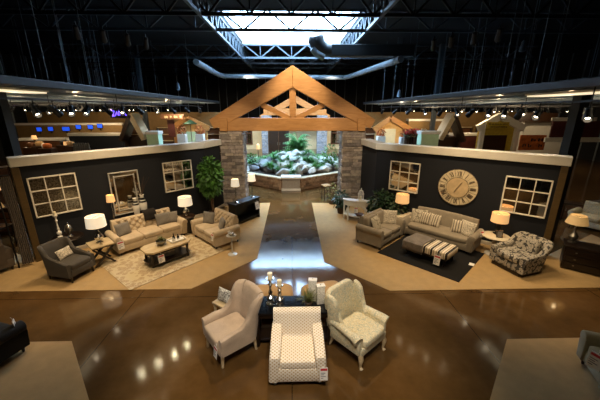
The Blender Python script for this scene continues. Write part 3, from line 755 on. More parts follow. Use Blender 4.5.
rt4 = roundtable('drum_table', 'small dark drum table between the tufted sofa and loveseat', (-3.76, 10.12, .012), .29, .6, 'darkwood', 'black', 'drum')
# X-base end table
xt = thing('end_table', 'pale topped end table with dark crossed legs beside the tufted sofa', 'table', tuple(at(100, 243, .6).xy)+(.012,), WL.ang)
MB().box((0, 0, .58), (.56, .6, .045), None, .012).build('tabletop', 'palewood', xt); MB().box((0, 0, .545), (.52, .56, .03), None, .005).build('apron', 'espresso', xt, False)
for y in (-.24, .24):
    MB().bar((-.25, y, 0), (.25, y, .53), .05, .05).build('leg', 'espresso', xt, False); MB().bar((.25, y, 0), (-.25, y, .53), .05, .045).build('leg', 'espresso', xt, False)
MB().bar((0, -.24, .265), (0, .24, .265), .035).build('stretcher', 'espresso', xt, False)
# coffee table with cut corners
ct = thing('coffee_table', 'dark coffee table with pale cut-corner top and lower shelf on the cream rug', 'table', (-3.66, 8.02, .03), R(46))
def cutpoly(a, b, c): return [(-a, -b+c), (-a+c, -b), (a-c, -b), (a, -b+c), (a, b-c), (a-c, b), (-a+c, b), (-a, b-c)]
MB().prism(cutpoly(.64, .34, .14), 'z', .43, .48, .008).build('tabletop', 'palewood', ct, False)
MB().prism(cutpoly(.6, .30, .13), 'z', .375, .43).build('apron', 'espresso', ct, False)
MB().prism(cutpoly(.6, .32, .13), 'z', .08, .12, .006).build('shelf', 'espresso', ct, False)
for x in (-.5, .5):
    for y in (-.24, .24): MB().lathe([(.03, 0), (.045, .03), (.03, .08), (.03, .13), (.045, .17), (.028, .25), (.042, .33), (.035, .4)], (x, y, 0), 12).build('leg', 'espresso', ct)
# front dark table
ft = thing('console_table', 'glossy dark table between the three front chairs holding candlesticks', 'table', (0, 4.78, 0))
M['glossblack'] = plain('glossy black table top', '#10141a', .08); 
MB().box((0, 0, .73), (1.5, .52, .045), None, .008).build('tabletop', 'glossblack', ft, False)
MB().box((0, 0, .66), (1.4, .44, .1), None, .004).build('apron', 'espresso', ft, False)
for x in (-.66, .66):
    for y in (-.19, .19): MB().box((x, y, .31), (.07, .07, .62), None, .005).build('leg', 'espresso', ft, False)
MB().box((0, 0, .13), (1.34, .4, .03), None, .004).build('shelf', 'espresso', ft, False)
# tan ottomans behind it
for x, y, a, lab in ((-.45, 5.5, 4, 'tan oblong ottoman behind the dark table on the candlestick side'), (.62, 5.55, 14, 'tan oblong ottoman behind the dark table on the grass pot side')):
    t = thing('ottoman', lab, 'ottoman', (x, y, 0), R(a)); MB().sq((0, 0, .40), (.9, .5, .46), .45, .4).build('cushion', 'tanuph', t)
    MB().box((0, 0, .13), (.68, .3, .1), None, .01).build('base', 'espresso', t, False); legs(t, (-.3, .3), (-.11, .11), .1, 'espresso', .025)
# black console with lamps
cs = thing('console_table', 'black rectangular console with open shelf holding two tall white lamps', 'console table', (-1.88, 11.2, .012), R(54))
MB().box((0, 0, .83), (1.36, .42, .04), None, .006).build('tabletop', 'black', cs, False); MB().box((0, .18, .42), (1.26, .03, .78)).build('back_panel', 'black', cs, False)
for x in (-.63, .63): MB().box((x, 0, .405), (.05, .38, .81), None, .004).build('side_panel', 'black', cs, False)
MB().box((0, 0, .12), (1.22, .36, .04)).build('shelf', 'black', cs, False); dr_ = MB().box((0, -.02, .74), (1.22, .34, .12)).build('drawer', 'black', cs, False)
for x in (-.3, .3): MB().sq((x, -.2, .74), (.05, .03, .03)).build('drawer_knob', 'silver', dr_)
# console behind the tufted sofa
cb2 = thing('sofa_console', 'narrow dark console behind the cream tufted sofa under the silver framed mirror', 'console table', tuple(WL.p(2.85, .27, .012)), WL.ang)
MB().box((0, 0, .74), (1.7, .34, .04), None, .005).build('tabletop', 'espresso', cb2, False)
for x in (-.8, .8):
    for y in (-.13, .13): MB().box((x, y, .36), (.05, .05, .72)).build('leg', 'espresso', cb2, False)
MB().box((0, 0, .67), (1.6, .28, .1)).build('apron', 'espresso', cb2, False)
# striped bench ottoman and rugs
ob = thing('bench_ottoman', 'striped upholstered bench ottoman with dark legs on the black rug', 'ottoman', (4.02, 7.93, .035), R(-49))
MB().sq((0, 0, .35), (1.3, .78, .22), .25, .12).build('cushion', 'ottstripe', ob); MB().box((0, 0, .22), (1.2, .68, .08), None, .01).build('base', 'espresso', ob, False)
legs(ob, (-.55, .55), (-.28, .28), .2, 'espresso', .035)
m = MB(); rings = []
for i in range(15):
    x = -.66+.62*i/14; ring = []
    for y, z in ((-.43, .2), (-.425, .32), (-.40, .44), (-.33, .472), (-.1, .48), (.1, .48), (.33, .472), (.40, .44), (.425, .32), (.43, .2)): ring.append((x+.02*math.sin(y*9), y, z+.006*math.sin(x*22+y*5)-(.035 if i < 1 else 0)))
    rings.append(ring)
tb = tag(m.loft(rings, False, False).build('throw_blanket', 'throwgrey', None, True, None, tuple(ob.location), (0, 0, ob.rotation_euler.z)), 'grey knit throw spread over one end of the striped bench ottoman', 'blanket')
md = tb.modifiers.new('thick', 'SOLIDIFY'); md.thickness = .015; md.offset = 1
def rug(label, c, w, d, rz, mat, fr=None):
    t = MB().box((0, 0, .009), (w, d, .016), None, .004).build('area_rug', mat, None, False, None, (c[0], c[1], .012), (0, 0, rz)); tag(t, label, 'rug')
    if fr: MB().box((0, 0, .0095), (w+.07, d-.03, .006)).build('fringe', fr, t, False)
    return t
rug('cream patterned area rug under the dark coffee table', (-3.82, 8.18), 2.75, 2.1, R(49), 'rug', 'rug')
rug('plain black shag rug under the striped bench ottoman', (4.2, 8.2), 2.35, 2.25, R(-46.5), 'blackrug')
# white demilune console
wcn = thing('demilune_console', 'white curved console table with lower shelf against the stone pillar', 'console table', (2.5, 11.05, .012), R(-20))
def demi(a, b, n=16): return [(-a, b)]+[(-a*math.cos(PI*k/n), b-.02-b*1.7*math.sin(PI*k/n)) for k in range(n+1)]+[(a, b)]
MB().prism(demi(.6, .2), 'z', .8, .84, .006).build('tabletop', 'white', wcn, False); MB().prism(demi(.56, .19), 'z', .62, .8).build('apron', 'white', wcn, False)
MB().prism(demi(.54, .18), 'z', .2, .23, .004).build('shelf', 'white', wcn, False)
for x, y in ((-.52, .15), (.52, .15), (-.33, -.06), (.33, -.06)): MB().box((x, y, .40), (.055, .055, .8), None, .004).build('leg', 'white', wcn, False)
# lamps
def lamp(label, loc, style, sh, r0, r1, H, shm='lampshade', basem='silver', watt=10, name='table_lamp'):
    t = thing(name, label, 'lamp', tuple(loc))
    z1 = H-sh
    if style == 'gourd': MB().lathe([(.001, 0), (.09, 0), (.09, .02), (.04, .04), (.1, .12), (.115, .19), (.06, .28), (.03, .34), (.015, z1+.06), (.001, z1+.06)], n=24).build('base', basem, t)
    elif style == 'block': MB().box((0, 0, .02), (.16, .16, .04), None, .006).box((0, 0, .19), (.11, .11, .3), None, .02).build('base', basem, t)
    else: MB().lathe([(.001, 0), (.075, 0), (.08, .015), (.03, .04), (.018, .09), (.03, .14), (.014, .2), (.02, z1*.55), (.012, z1*.6), (.012, z1+.06), (.001, z1+.06)], n=20).build('base', basem, t)
    if style != 'stick': MB().cyl((0, 0, .2), (0, 0, z1+.08), .012, n=10).build('stem', basem, t)
    MB().lathe([(r0, z1), (r1, H), (r1-.008, H), (r0-.008, z1), (r0, z1)], n=32, caps=False).build('lamp_shade', shm, t)
    m = MB(); m.cyl((-r1+.01, 0, H-.03), (r1-.01, 0, H-.03), .004, n=6).cyl((0, -r1+.01, H-.03), (0, r1-.01, H-.03), .004, n=6); m.build('spider_fitting', 'silver', t)
    MB().sq((0, 0, z1+sh*.45), (.06, .06, .09), .9, .9).build('bulb', 'bulb', t)
    return t
xtop = W(xt, .0, 0, .604)
lamp('silver table lamp with white drum shade on the crossed-leg end table', xtop, 'gourd', .3, .245, .23, .79)
lamp('silver lamp with white drum shade on the dark drum table between sofa and loveseat', W(rt4, 0, 0, .601), 'gourd', .3, .24, .22, .70)
lamp('slim silver buffet lamp with small lit shade beside the silver framed mirror', WL.p(2.02, .27, .774), 'stick', .22, .125, .105, .86, 'lampshade_w')
lamp('slim crystal lamp with white shade on the near end of the black console', W(cs, -.42, 0, .852), 'stick', .27, .16, .13, .9)
lamp('slim crystal lamp with white shade on the far end of the black console', W(cs, .46, 0, .852), 'stick', .27, .16, .13, .93)
lamp('dark based lamp with cream drum shade on the corner white round table', W(rt1, -.02, .0, .612), 'block', .3, .235, .22, .72, 'lampshade_w', 'black')
lamp('dark based lamp with tan drum shade on the pale table by the floral chair', W(rt2, .1, .12, .612), 'block', .27, .23, .22, .66, 'lampshade_w', 'black')

# --- things on the tables
def stickholder(label, loc, H, r, name='candlestick', metal='silver', candle=.1):
    t = thing(name, label, 'candle holder', tuple(loc)); k = H
    MB().lathe([(.001, 0), (r*1.5, 0), (r*1.5, .02), (r*.6, .05), (r*1.3, .11), (r*1.35, .15), (r*.45, .2), (r*.8, .25), (r*.4, .3), (r*.35, k*.7), (r*.8, k*.76), (r*.35, k*.82), (r*.5, k*.9), (r*1.25, k*.96), (r*1.3, k), (.001, k)], n=20).build('stem', metal, t)
    MB().lathe([(.001, k), (r*.85, k), (r*.85, k+candle), (r*.7, k+candle+.004), (.001, k+candle-.006)], n=18).build('candle', 'candle', t); return t
stickholder('taller silver candlestick with ivory candle on the dark front table', (-.42, 4.80, .753), .54, .055)
stickholder('shorter silver candlestick with ivory candle on the dark front table', (-.25, 4.74, .753), .43, .05)
gp = thing('grass_pot', 'spiky olive grass plant in a small pot on the dark front table', 'potted plant', (.27, 4.68, .753))
MB().lathe([(.001, 0), (.05, 0), (.065, .09), (.07, .1), (.055, .1), (.05, .085), (.001, .085)], n=20).build('pot', 'twig', gp); MB().blades((0, 0, .085), 150, .3, .014, random.Random(1), .8, .75).build('foliage', 'olivegrass', gp)
M['fret'] = pattern('white panel with grey fretwork', 'scroll', '#e9e4d8', '#b7b2a4', 14)
for x, y, h, a, lab in ((.36, 4.9, .42, -8, 'taller white patterned canister behind the grass pot'), (.5, 4.8, .36, 10, 'shorter white patterned canister beside the leaf print wing chair')):
    t = thing('canister', lab, 'canister', (x, y, .753), R(a)); MB().box((0, 0, h/2), (.15, .1, h), None, .01).build('body', 'fret', t); MB().box((0, 0, h+.012), (.16, .11, .024), None, .006).build('lid', 'white', t); MB().sq((0, 0, h+.035), (.03, .03, .03), 1, 1).build('knob', 'white', t)
stickholder('pale wooden candlestick with ivory candle on the round dark table', W(rt3, -.17, -.05, .701), .66, .045, metal='ceramic')
ur = thing('lidded_urn', 'pewter lidded urn on the round dark table behind the charcoal chair', 'urn', tuple(W(rt3, .06, .02, .701)))
MB().lathe([(.001, 0), (.07, 0), (.03, .05), (.08, .12), (.1, .2), (.085, .28), (.06, .31), (.001, .31)], n=22).build('body', 'pewter', ur); MB().lathe([(.07, .31), (.07, .325), (.03, .36), (.012, .38), (.022, .40), (.001, .42)], n=22).build('lid', 'pewter', ur)
pf = thing('glass_tumbler', 'small glass tumbler beside the lamp on the crossed-leg table', 'glass', tuple(W(xt, -.02, -.2, .604))); MB().lathe([(.001, 0), (.04, 0), (.045, .09), (.04, .09), (.036, .01), (.001, .01)], n=18).build('bowl', 'silver', pf)
for x, y, w_ in ((.34, -.02, .16),):
    t = thing('photo_frame', 'silver photo frame standing on the pale round table by the floral chair', 'photo frame', tuple(W(rt2, -.02, -.17, .612))); t.rotation_euler = (R(-14), 0, R(-15))
    m = MB()
    for sx in (-1, 1): m.box((sx*.075, 0, .11), (.025, .02, .22), None, .004)
    for sz in (.012, .208): m.box((0, 0, sz), (.15, .02, .025), None, .004)
    m.build('frame', 'silver', t, False); MB().box((0, .004, .11), (.13, .006, .18)).build('photo', 'greypillow', t, False); MB().bar((0, .01, .13), (0, .07, .018), .02, .006).build('easel_back', 'black', t, False)
tr = thing('serving_tray', 'silver tray on the pale top of the coffee table', 'tray', tuple(W(ct, .32, .0, .482)), R(46)); MB().box((0, 0, .008), (.42, .3, .012), None, .004).build('tray_base', 'white', tr, False)
m = MB()
for sx in (-1, 1): m.box((sx*.21, 0, .025), (.012, .3, .04)).box((0, sx*.15, .025), (.42, .012, .04))
m.build('rim', 'white', tr, False)
for x, y, h, mat, lab in ((.26, .04, .2, 'black', 'dark bottle standing on the coffee table tray'), (.2, -.07, .14, 'ceramic', 'small white bottle on the coffee table tray'), (.38, .02, .15, 'silver', 'silver bottle on the coffee table tray')):
    t = thing('bottle', lab, 'bottle', tuple(W(ct, x, y, .497))); MB().lathe([(.001, 0), (.035, 0), (.038, h*.5), (.015, h*.72), (.014, h*.9), (.001, h*.9)], n=16).build('body', mat, t); MB().lathe([(.016, h*.9), (.018, h), (.001, h+.005)], n=12).build('stopper', 'black', t)
fb = thing('fern_bowl', 'grey bowl with a bushy green plant on the coffee table', 'potted plant', tuple(W(ct, -.12, .02, .482)))
MB().lathe([(.001, 0), (.06, 0), (.13, .06), (.15, .13), (.14, .13), (.12, .06), (.001, .04)], n=22).build('bowl', 'pewter', fb); MB().blades((0, 0, .1), 120, .22, .016, random.Random(4), .8, .6).build('foliage', 'olivegrass', fb)
bx = thing('storage_box', 'grey box on the lower shelf of the coffee table', 'box', tuple(W(ct, -.02, 0, .122)), R(46)); MB().box((0, 0, .07), (.38, .24, .14), None, .01).build('body', 'greypillow', bx); MB().box((0, 0, .15), (.4, .26, .03), None, .006).build('lid', 'pewter', bx)
for i, (u, h, r_) in enumerate(((2.72, .6, .11), (2.95, .68, .125))):
    M['vase'] = M.get('vase') or pattern('cream and black vase glaze', 'stripe', '#d8ccb0', '#1d1a18', .55, ink2='#d8ccb0', rough=.3)
    t = thing('tall_vase', ('shorter' if i == 0 else 'taller')+' cream and black patterned vase on the console in front of the silver framed mirror', 'vase', tuple(WL.p(u, .27, .774)))
    MB().lathe([(.001, 0), (r_*.7, 0), (r_*.9, h*.3), (r_, h*.55), (r_*.6, h*.8), (r_*.4, h*.9), (r_*.6, h), (r_*.45, h), (.001, h*.9)], n=20).build('body', 'ceramic', t)
    for z0_, z1_, k0, k1 in ((.62, .7, .88, .78), (.76, .86, .68, .5)): MB().lathe([(r_*k0+.004, h*z0_), (r_*k1+.006, h*z1_)], n=20, caps=False).build('dark_band', 'black', t)
    if i:
        m = MB(); rr = random.Random(2)
        for k in range(12):
            a = rr.uniform(0, 6.28); q = rr.uniform(.15, .4); m.tube([(0, 0, h*.9), (q*.4*math.cos(a), q*.4*math.sin(a)*.5, h+.3), (q*math.cos(a), q*.4*math.sin(a), h+.62)], [.007, .005, .002], 5)
        m.build('branches', 'twig', t)
ptb = thing('pedestal_stand', 'slim silver pedestal drinks stand in front of the tufted loveseat', 'side table', (-1.83, 8.28, .012))
MB().lathe([(.001, 0), (.14, 0), (.14, .02), (.03, .05), (.02, .3), (.035, .34), (.02, .38), (.03, .56), (.13, .6), (.15, .62), (.001, .62)], n=24).build('pedestal', 'framesilver', ptb)
t = thing('lidded_dish', 'dark dish with white flowers on the silver pedestal stand', 'dish', (-1.83, 8.28, .633)); MB().lathe([(.001, 0), (.05, 0), (.09, .05), (.1, .08), (.001, .07)], n=18).build('bowl', 'pewter', t); MB().leaves((0, 0, .1), (.09, .09, .05), 50, .05, random.Random(3), 0).build('flowers', 'ceramic', t)
# lantern on the white console
ln_ = thing('lantern', 'white birdcage lantern on the curved white console', 'lantern', tuple(W(wcn, .12, .06, .842)))
MB().box((0, 0, .015), (.24, .24, .03), None, .005).build('base', 'white', ln_, False); m = MB()
for k in range(8):
    a = 2*PI*k/8; m.tube([(.105*math.cos(a), .105*math.sin(a), .03), (.105*math.cos(a), .105*math.sin(a), .26), (.07*math.cos(a), .07*math.sin(a), .37), (.01*math.cos(a), .01*math.sin(a), .42)], .011, 6)
m.build('cage_bar', 'white', ln_); MB().lathe([(.118, .24), (.118, .265), (.105, .265), (.105, .24), (.118, .24)], n=20, caps=False).build('ring', 'white', ln_)
MB().lathe([(.001, .41), (.03, .41), (.012, .44), (.024, .47), (.001, .49)], n=12).build('finial', 'white', ln_); MB().lathe([(.001, .03), (.04, .03), (.04, .17), (.001, .17)], n=14).build('candle', 'candle', ln_)
t = thing('serving_dish', 'dark dish on the lower shelf of the curved white console', 'dish', tuple(W(wcn, .1, -.02, .232))); MB().lathe([(.001, 0), (.1, 0), (.17, .08), (.16, .08), (.001, .03)], n=20).build('bowl', 'midwood', t)
# --- price tags
tagcard('white price tag on the near arm of the tufted sofa', W(s1, -1.0, -.51, .5), s1.rotation_euler.z, (.17, .24))
tagcard('white price tag hanging low on the dark coffee table', W(ct, -.32, -.355, .36), ct.rotation_euler.z, (.17, .22))
tagcard('white price tag on the tufted loveseat arm facing the aisle', W(s2, .70, -.515, .55), s2.rotation_euler.z, (.13, .22))
tagcard('white price tag on the outer arm of the grey loveseat', W(s3, .80, -.15, .6), s3.rotation_euler.z+R(90), (.16, .24))
tagcard('white price tag hanging from the striped bench ottoman', W(ob, .42, -.45, .36), ob.rotation_euler.z, (.17, .28))
tagcard('white price tag on the beige wing chair arm', W(wc, .33, -.425, .5), wc.rotation_euler.z, (.12, .2))
tagcard('white price tag on the dotted ivory armchair arm', W(fa, .40, -.465, .42), fa.rotation_euler.z, (.12, .22))
tagcard('white price tag on the outer arm of the charcoal accent chair', W(ac, .40, -.22, .54), ac.rotation_euler.z+R(90), (.08, .22), red=False)
tagcard('white price tag under the curved white console top', W(wcn, .0, -.2, .6), wcn.rotation_euler.z, (.14, .2))
tagcard('pinkish price tag on the lamp table end of the grey sofa', W(s4, 1.2, .05, .68), s4.rotation_euler.z+R(60), (.12, .18))
tagcard('large white tags hanging on the black console end', W(cs, .45, -.23, .7), cs.rotation_euler.z, (.2, .3), red=False)
tp = MB().box((0, 0, 0), (.13, .17, .004)).build('rug_label', 'paper', None, False, None, (5.03, 7.45, .034), (0, 0, R(-40))); tag(tp, 'small white label lying on the black rug near its corner', 'label')

# ------------------------------------------------------------------ plants in the display areas
ff = thing('ficus_tree', 'leafy green ficus tree with slim trunks between the pane mirror and stone pillar', 'tree', (-3.16, 11.40, .012))
MB().lathe([(.001, 0), (.17, 0), (.21, .3), (.22, .32), (.19, .32), (.18, .27), (.001, .27)], n=22).build('pot', 'twig', ff)
m = MB()
for k in range(3):
    a = 2.1*k; m.tube([(.05*math.cos(a), .05*math.sin(a), .27), (.04*math.cos(a+1.5), .04*math.sin(a+1.5), .7), (.05*math.cos(a+3), .05*math.sin(a+3), 1.15), (.22*math.cos(a), .22*math.sin(a), 1.8)], [.028, .025, .022, .01], 8)
m.build('trunk', 'bark', ff); MB().leaves((0, 0, 1.72), (.42, .42, .74), 1100, .17, random.Random(5), .25, .4).build('foliage', 'leaf', ff)
def bush(label, loc, rad, n, size, mat, seed, name='potted_fern', pot=True, group=None):
    t = thing(name, label, 'plant', loc, 0, group)
    if pot: MB().lathe([(.001, 0), (.14, 0), (.18, .26), (.16, .26), (.001, .22)], n=18).build('pot', 'twig', t)
    r = random.Random(seed); m = MB(); m.leaves((0, 0, .25+rad[2]), rad, n, size, r, .2, .3); m.blades((0, 0, .22), 40, rad[0]*1.1, .05, r, .55, .9); m.build('foliage', mat, t); return t
bush('tall dark green bushy plant in the corner behind the grey loveseat', (3.33, 10.72, .012), (.42, .42, .52), 520, .18, 'darkleaf', 6)
bush('dark green bushy plant below the pane mirror by the drum lamp', (3.78, 10.42, .012), (.36, .36, .5), 420, .16, 'darkleaf', 8)
bush('low dark fern at the foot of the stone pillar beside the white console', (2.05, 12.0, .012), (.32, .3, .34), 260, .15, 'darkleaf', 9)
t = thing('twig_plant', 'bare twiggy plant with sparse leaves beside the small wooden stand', 'plant', (1.82, 13.3, .012)); rr = random.Random(12); m = MB()
for k in range(22):
    a = rr.uniform(0, 6.28); q = rr.uniform(.1, .32); h = rr.uniform(.5, 1.0); m.tube([(0, 0, .05), (q*.4*math.cos(a), q*.4*math.sin(a), h*.6), (q*math.cos(a), q*math.sin(a), h)], [.012, .008, .003], 5)
m.build('branches', 'twig', t); MB().leaves((0, 0, .6), (.32, .3, .4), 120, .1, rr, .2).build('foliage', 'olivegrass', t); MB().lathe([(.001, 0), (.12, 0), (.15, .2), (.001, .2)], n=16).build('pot', 'twig', t)
st = thing('plant_stand', 'small square wooden stand on the aisle carpet corner by the stone pillar', 'stand', (1.62, 14.0, .012), R(20)); MB().box((0, 0, .72), (.38, .38, .04)).build('tabletop', 'tanuph', st, False)
for x in (-.15, .15):
    for y in (-.15, .15): MB().box((x, y, .35), (.035, .035, .7)).build('leg', 'espresso', st, False)

# ------------------------------------------------------------------ stone pillars and timber gables
def stonework(x0, x1, y0, y1, z0, z1, rnd, ch=.16, lmin=.16, lmax=.5, prot=.05):
    m = MB(); z = z0
    while z < z1-.02:
        h = min(rnd.uniform(ch*.6, ch*1.3), z1-z)
        for side in range(4):
            L = (x1-x0) if side % 2 == 0 else (y1-y0); s = 0
            while s < L-.01:
                l = min(rnd.uniform(lmin, lmax), L-s)
                if L-s-l < .08: l = L-s
                p = prot*rnd.uniform(.3, 1); c = s+l/2
                if side == 0: m.box((x0+c, y0-p/2+.02, z+h/2), (l-.008, p+.04, h-.008), None, .012, 1)
                elif side == 2: m.box((x0+c, y1+p/2-.02, z+h/2), (l-.008, p+.04, h-.008), None, .012, 1)
                elif side == 1: m.box((x1+p/2-.02, y0+c, z+h/2), (p+.04, l-.008, h-.008), None, .012, 1)
                else: m.box((x0-p/2+.02, y0+c, z+h/2), (p+.04, l-.008, h-.008), None, .012, 1)
                s += l
        z += h
    return m
def pillar(x, y, w, h, label, mat, seed):
    t = thing('stone_pillar', label, 'pillar', (x, y, 0)); k = w/2-.04
    MB().box((0, 0, h/2), (2*k-.02, 2*k-.02, h)).build('core', 'twig', t, False)
    stonework(-k, k, -k, k, 0, h, random.Random(seed), .13).build('stone_bricks', mat, t, False); return t
GY = 13.62
pillar(-2.62, GY, 1.02, 3.33, 'brown ledge stone pillar under the gable next to the ficus tree', 'stone', 1)
pillar(2.68, GY, 1.02, 3.33, 'brown ledge stone pillar under the gable beside the curved white console', 'stone', 2)
def gable(label, loc, half, zt, za, slope_over, th, mat='timber', w=.3, king=True):
    # zt: underside of tie beam, za: apex height above it
    t = thing('timber_gable', label, 'roof truss', loc); x = half
    MB().box((0, 0, zt+.27), (2*x-.06, w, .54), None, .02).build('tie_beam', mat, t, False)
    ez = za-(x+.42)*slope_over
    for s in (-1, 1):
        poly = [(0, za), (s*(x+.42), ez), (s*(x+.24), ez-.36), (s*(x-.1), ez-.27), (0, za-th)]
        MB().prism(poly, 'y', -w*.62, w*.62, .015).build('rafter', mat, t, False)
        MB().bar((s*.1, -.0, zt+.5), (s*x*.42, 0, za-th-x*.42*slope_over+.12), .24, .22, .01).build('strut', mat, t, False)
        MB().box((s*(x-.18), -w*.4, zt-.08+.36), (.34, .3, .56), None, .015).build('bracket', mat, t, False)
    MB().box((0, 0, (zt+.5+za-th)/2+.1), (.27, w*.8, za-th-zt-.3), None, .01).build('king_post', mat, t, False)
    return t
gable('large golden timber gable spanning the two near stone pillars', (.03, 13.3, 0), 3.1, 3.34, 5.93, .605, .84)
gable('smaller looking golden timber gable on the far side of the rock garden', (.3, 31.0, 0), 3.1, 3.7, 5.6, .55, .7)
pillar(-2.55, 31, 1.0, 3.7, 'skylight tinted stone pillar behind the rock garden near the brown cabinet', 'stone_skylit', 3)
pillar(3.0, 31, 1.0, 3.7, 'skylight tinted stone pillar behind the rock garden on the fern side', 'stone_skylit', 4)
pillar(-6.2, 29, 1.0, 3.4, 'skylight tinted stone pillar far behind the ficus corner', 'stone_skylit', 5)

# ------------------------------------------------------------------ raised rock garden
pd = thing('raised_planter', 'low curved ledge stone planter wall with a cream coping around the rock garden', 'planter', (-.08, 15.9, 0))
PP = [(-4.6, 4.6), (-3.0, 1.85), (-.5, 0), (.5, 0), (3.0, 1.65), (4.6, 4.4)]
rr = random.Random(21); m = MB(); cp = MB()
for a, b in zip(PP, PP[1:]):
    if a == (-.5, 0): continue
    a3, b3 = Vector((*a, 0)), Vector((*b, 0)); d = b3-a3; L = d.length; ang = math.atan2(d.y, d.x); z = 0
    m.box(((a3+b3)/2+Vector((-d.y, d.x, 0)).normalized()*.14+Vector((0, 0, .3))), (L, .22, .6), (0, 0, ang))
    for h in (.13, .1, .14, .12, .13):
        s = 0
        while s < L-.01:
            l = min(rr.uniform(.2, .55), L-s); p = a3+d.normalized()*(s+l/2)+Vector((0, 0, z+h/2)); m.box(p, (l-.01, rr.uniform(.1, .16), h-.01), (0, 0, ang), .012, 1); s += l
        z += h
    cp.box(((a3+b3)/2+Vector((-d.y, d.x, 0)).normalized()*.1+Vector((0, 0, .645))), (L+.06, .36, .05), (0, 0, ang), .015)
m.build('stone_bricks', 'stonered', pd, False); cp.build('coping', 'palewood', pd, False)
MB().prism([(-4.5, 4.7), (-3.0, 2.0), (-.5, .2), (.5, .2), (3.0, 1.8), (4.5, 4.5), (4.5, 8.5), (-4.5, 8.5)], 'z', .02, .58).build('soil_bed', 'soil', pd, False)
M['mesh'] = pattern('grey speckled panel', 'scroll', '#8d8478', '#b5aca0', 22)
sp = thing('fountain_front', 'grey panel with white slab top in the middle of the planter wall', 'fountain panel', (-.08, 15.82, 0))
MB().box((0, .12, .36), (.96, .24, .56), None, .01).build('panel', 'mesh', sp, False); MB().box((0, .18, .71), (1.1, .62, .12), None, .02).build('slab', 'white', sp, False); MB().box((0, .03, .05), (1.04, .3, .1), None, .01).build('plinth', 'white', sp, False)
rr = random.Random(33); used = []
def rock(loc, s, mat, seed):
    r = random.Random(seed); m = MB(); bmesh.ops.create_icosphere(m.bm, subdivisions=3, radius=1.0); pl = [(Vector((r.uniform(-1, 1), r.uniform(-1, 1), r.uniform(-.6, 1))).normalized(), r.uniform(.4, .75)) for _ in range(13)]
    for v in m.bm.verts:
        for n_, d_ in pl:
            k = v.co.dot(n_)-d_
            if k > 0: v.co -= n_*k*.97
        v.co = Vector((v.co.x*s[0], v.co.y*s[1], v.co.z*s[2]))
    o = m.build('boulder', mat, None, True, None, loc, (0, 0, r.uniform(0, 6))); return o
def bedz(x, y): return .5+.85*math.exp(-((x-.2)**2/4.5+(y-20.0)**2/6))
n = 0
for i in range(700):
    x, y = rr.uniform(-3.5, 3.6), rr.uniform(16.2, 22.2)
    if y < 16.4+abs(x)*.73 or any((x-a)**2+(y-b)**2 < (.2+c)**2 for a, b, c in used): continue
    sz = rr.uniform(.3, .6); used.append((x, y, sz*.6)); n += 1; dark = x < -.6 and rr.random() < .6
    o = rock((x, y, bedz(x, y)+sz*.12), (sz*rr.uniform(1.0, 1.5), sz*.9, sz*rr.uniform(.45, .8)), 'rockdark' if dark else 'rock', i)
    tag(o, 'dark wet boulder in the raised rock garden' if dark else 'pale grey boulder in the raised rock garden', 'rock', 'dark wet boulders' if dark else 'pale boulders')
    if n > 95: break
m = MB(); NX = 24
m.loft([[(-3.6+7.4*i/NX, 16.9+.7*abs(-3.6+7.4*i/NX)+(22.6-16.9-.7*abs(-3.6+7.4*i/NX))*k/NX, bedz(-3.6+7.4*i/NX, 16.9+5.7*k/NX)-.12) for k in range(NX+1)] for i in range(NX+1)], False, False)
m.xf(Matrix.Translation((.08, -15.9, 0))).build('soil_mound', 'soil', pd)
fern0 = None; nf = 0
for i in range(300):
    x, y = rr.uniform(-3.2, 3.6), rr.uniform(16.4, 22)
    if y < 16.6+abs(x)*.72: continue
    nf += 1; s_ = rr.uniform(.8, 1.5)
    if fern0 is None:
        fern0 = thing('fern', 'green fern growing among the boulders of the rock garden', 'plant', (x, y, bedz(x, y)), 0, 'rock garden ferns'); MB().blades((0, 0, 0), 90, .42, .07, random.Random(2), 1.0, .75).build('fronds', 'fern', fern0)
    else: dup(fern0, (x, y, bedz(x, y)), rr.uniform(0, 6), None, None, s_)
    if nf > 60: break
pal = thing('palm', 'large drooping green palm at the top of the rock garden', 'plant', (.35, 20.6, 1.25))
MB().tube([(0, 0, -.3), (0, 0, .5)], [.12, .09], 10).build('trunk', 'bark', pal); m = MB(); r_ = random.Random(9)
for k in range(110):
    a = r_.uniform(0, 6.28); L = r_.uniform(.35, 1.0); rise = r_.uniform(.1, 1.5); b0 = r_.uniform(0, .7); o_ = Vector((math.cos(a), math.sin(a), 0)); sd = Vector((-o_.y, o_.x, 0))
    for q in range(11):
        t_ = q/10; p = o_*(L*t_*(.6+.5*t_))+Vector((0, 0, b0+rise*(1.7*t_-1.0*t_*t_)-.3*t_*t_*L))
        for sgn in (-1, 1):
            w_ = .26*math.sin(PI*min(1, t_*.9+.1)); tip = p+sd*sgn*w_*.7+o_*.1-Vector((0, 0, w_*.9)); e_ = o_*.045
            m.bm.faces.new([m.bm.verts.new(v) for v in (p-e_, p+e_, tip)])
m.build('fronds', 'fern', pal)
bush('tall pale leaved shrub at the pillar side edge of the rock garden', (2.35, 18.9, .45), (.45, .4, .75), 330, .14, 'leaf', 14, 'shrub', False)
bush('round green shrub at the sofa side edge of the rock garden', (-2.6, 19.4, .45), (.5, .4, .4), 330, .14, 'fern', 15, 'shrub', False)
bush('grassy green shrub low at the front of the rock garden', (1.5, 18.1, .35), (.55, .35, .25), 300, .14, 'leaf', 16, 'shrub', False)
t = thing('garden_lantern', 'small glowing lantern on a post behind the rock garden boulders', 'lantern', (-2.55, 22.6, .5)); MB().cyl((0, 0, 0), (0, 0, .9), .035).build('post', 'twig', t); MB().lathe([(.14, .9), (.1, 1.25), (.02, 1.3)], n=16).build('lamp_shade', 'lampshade_w', t)
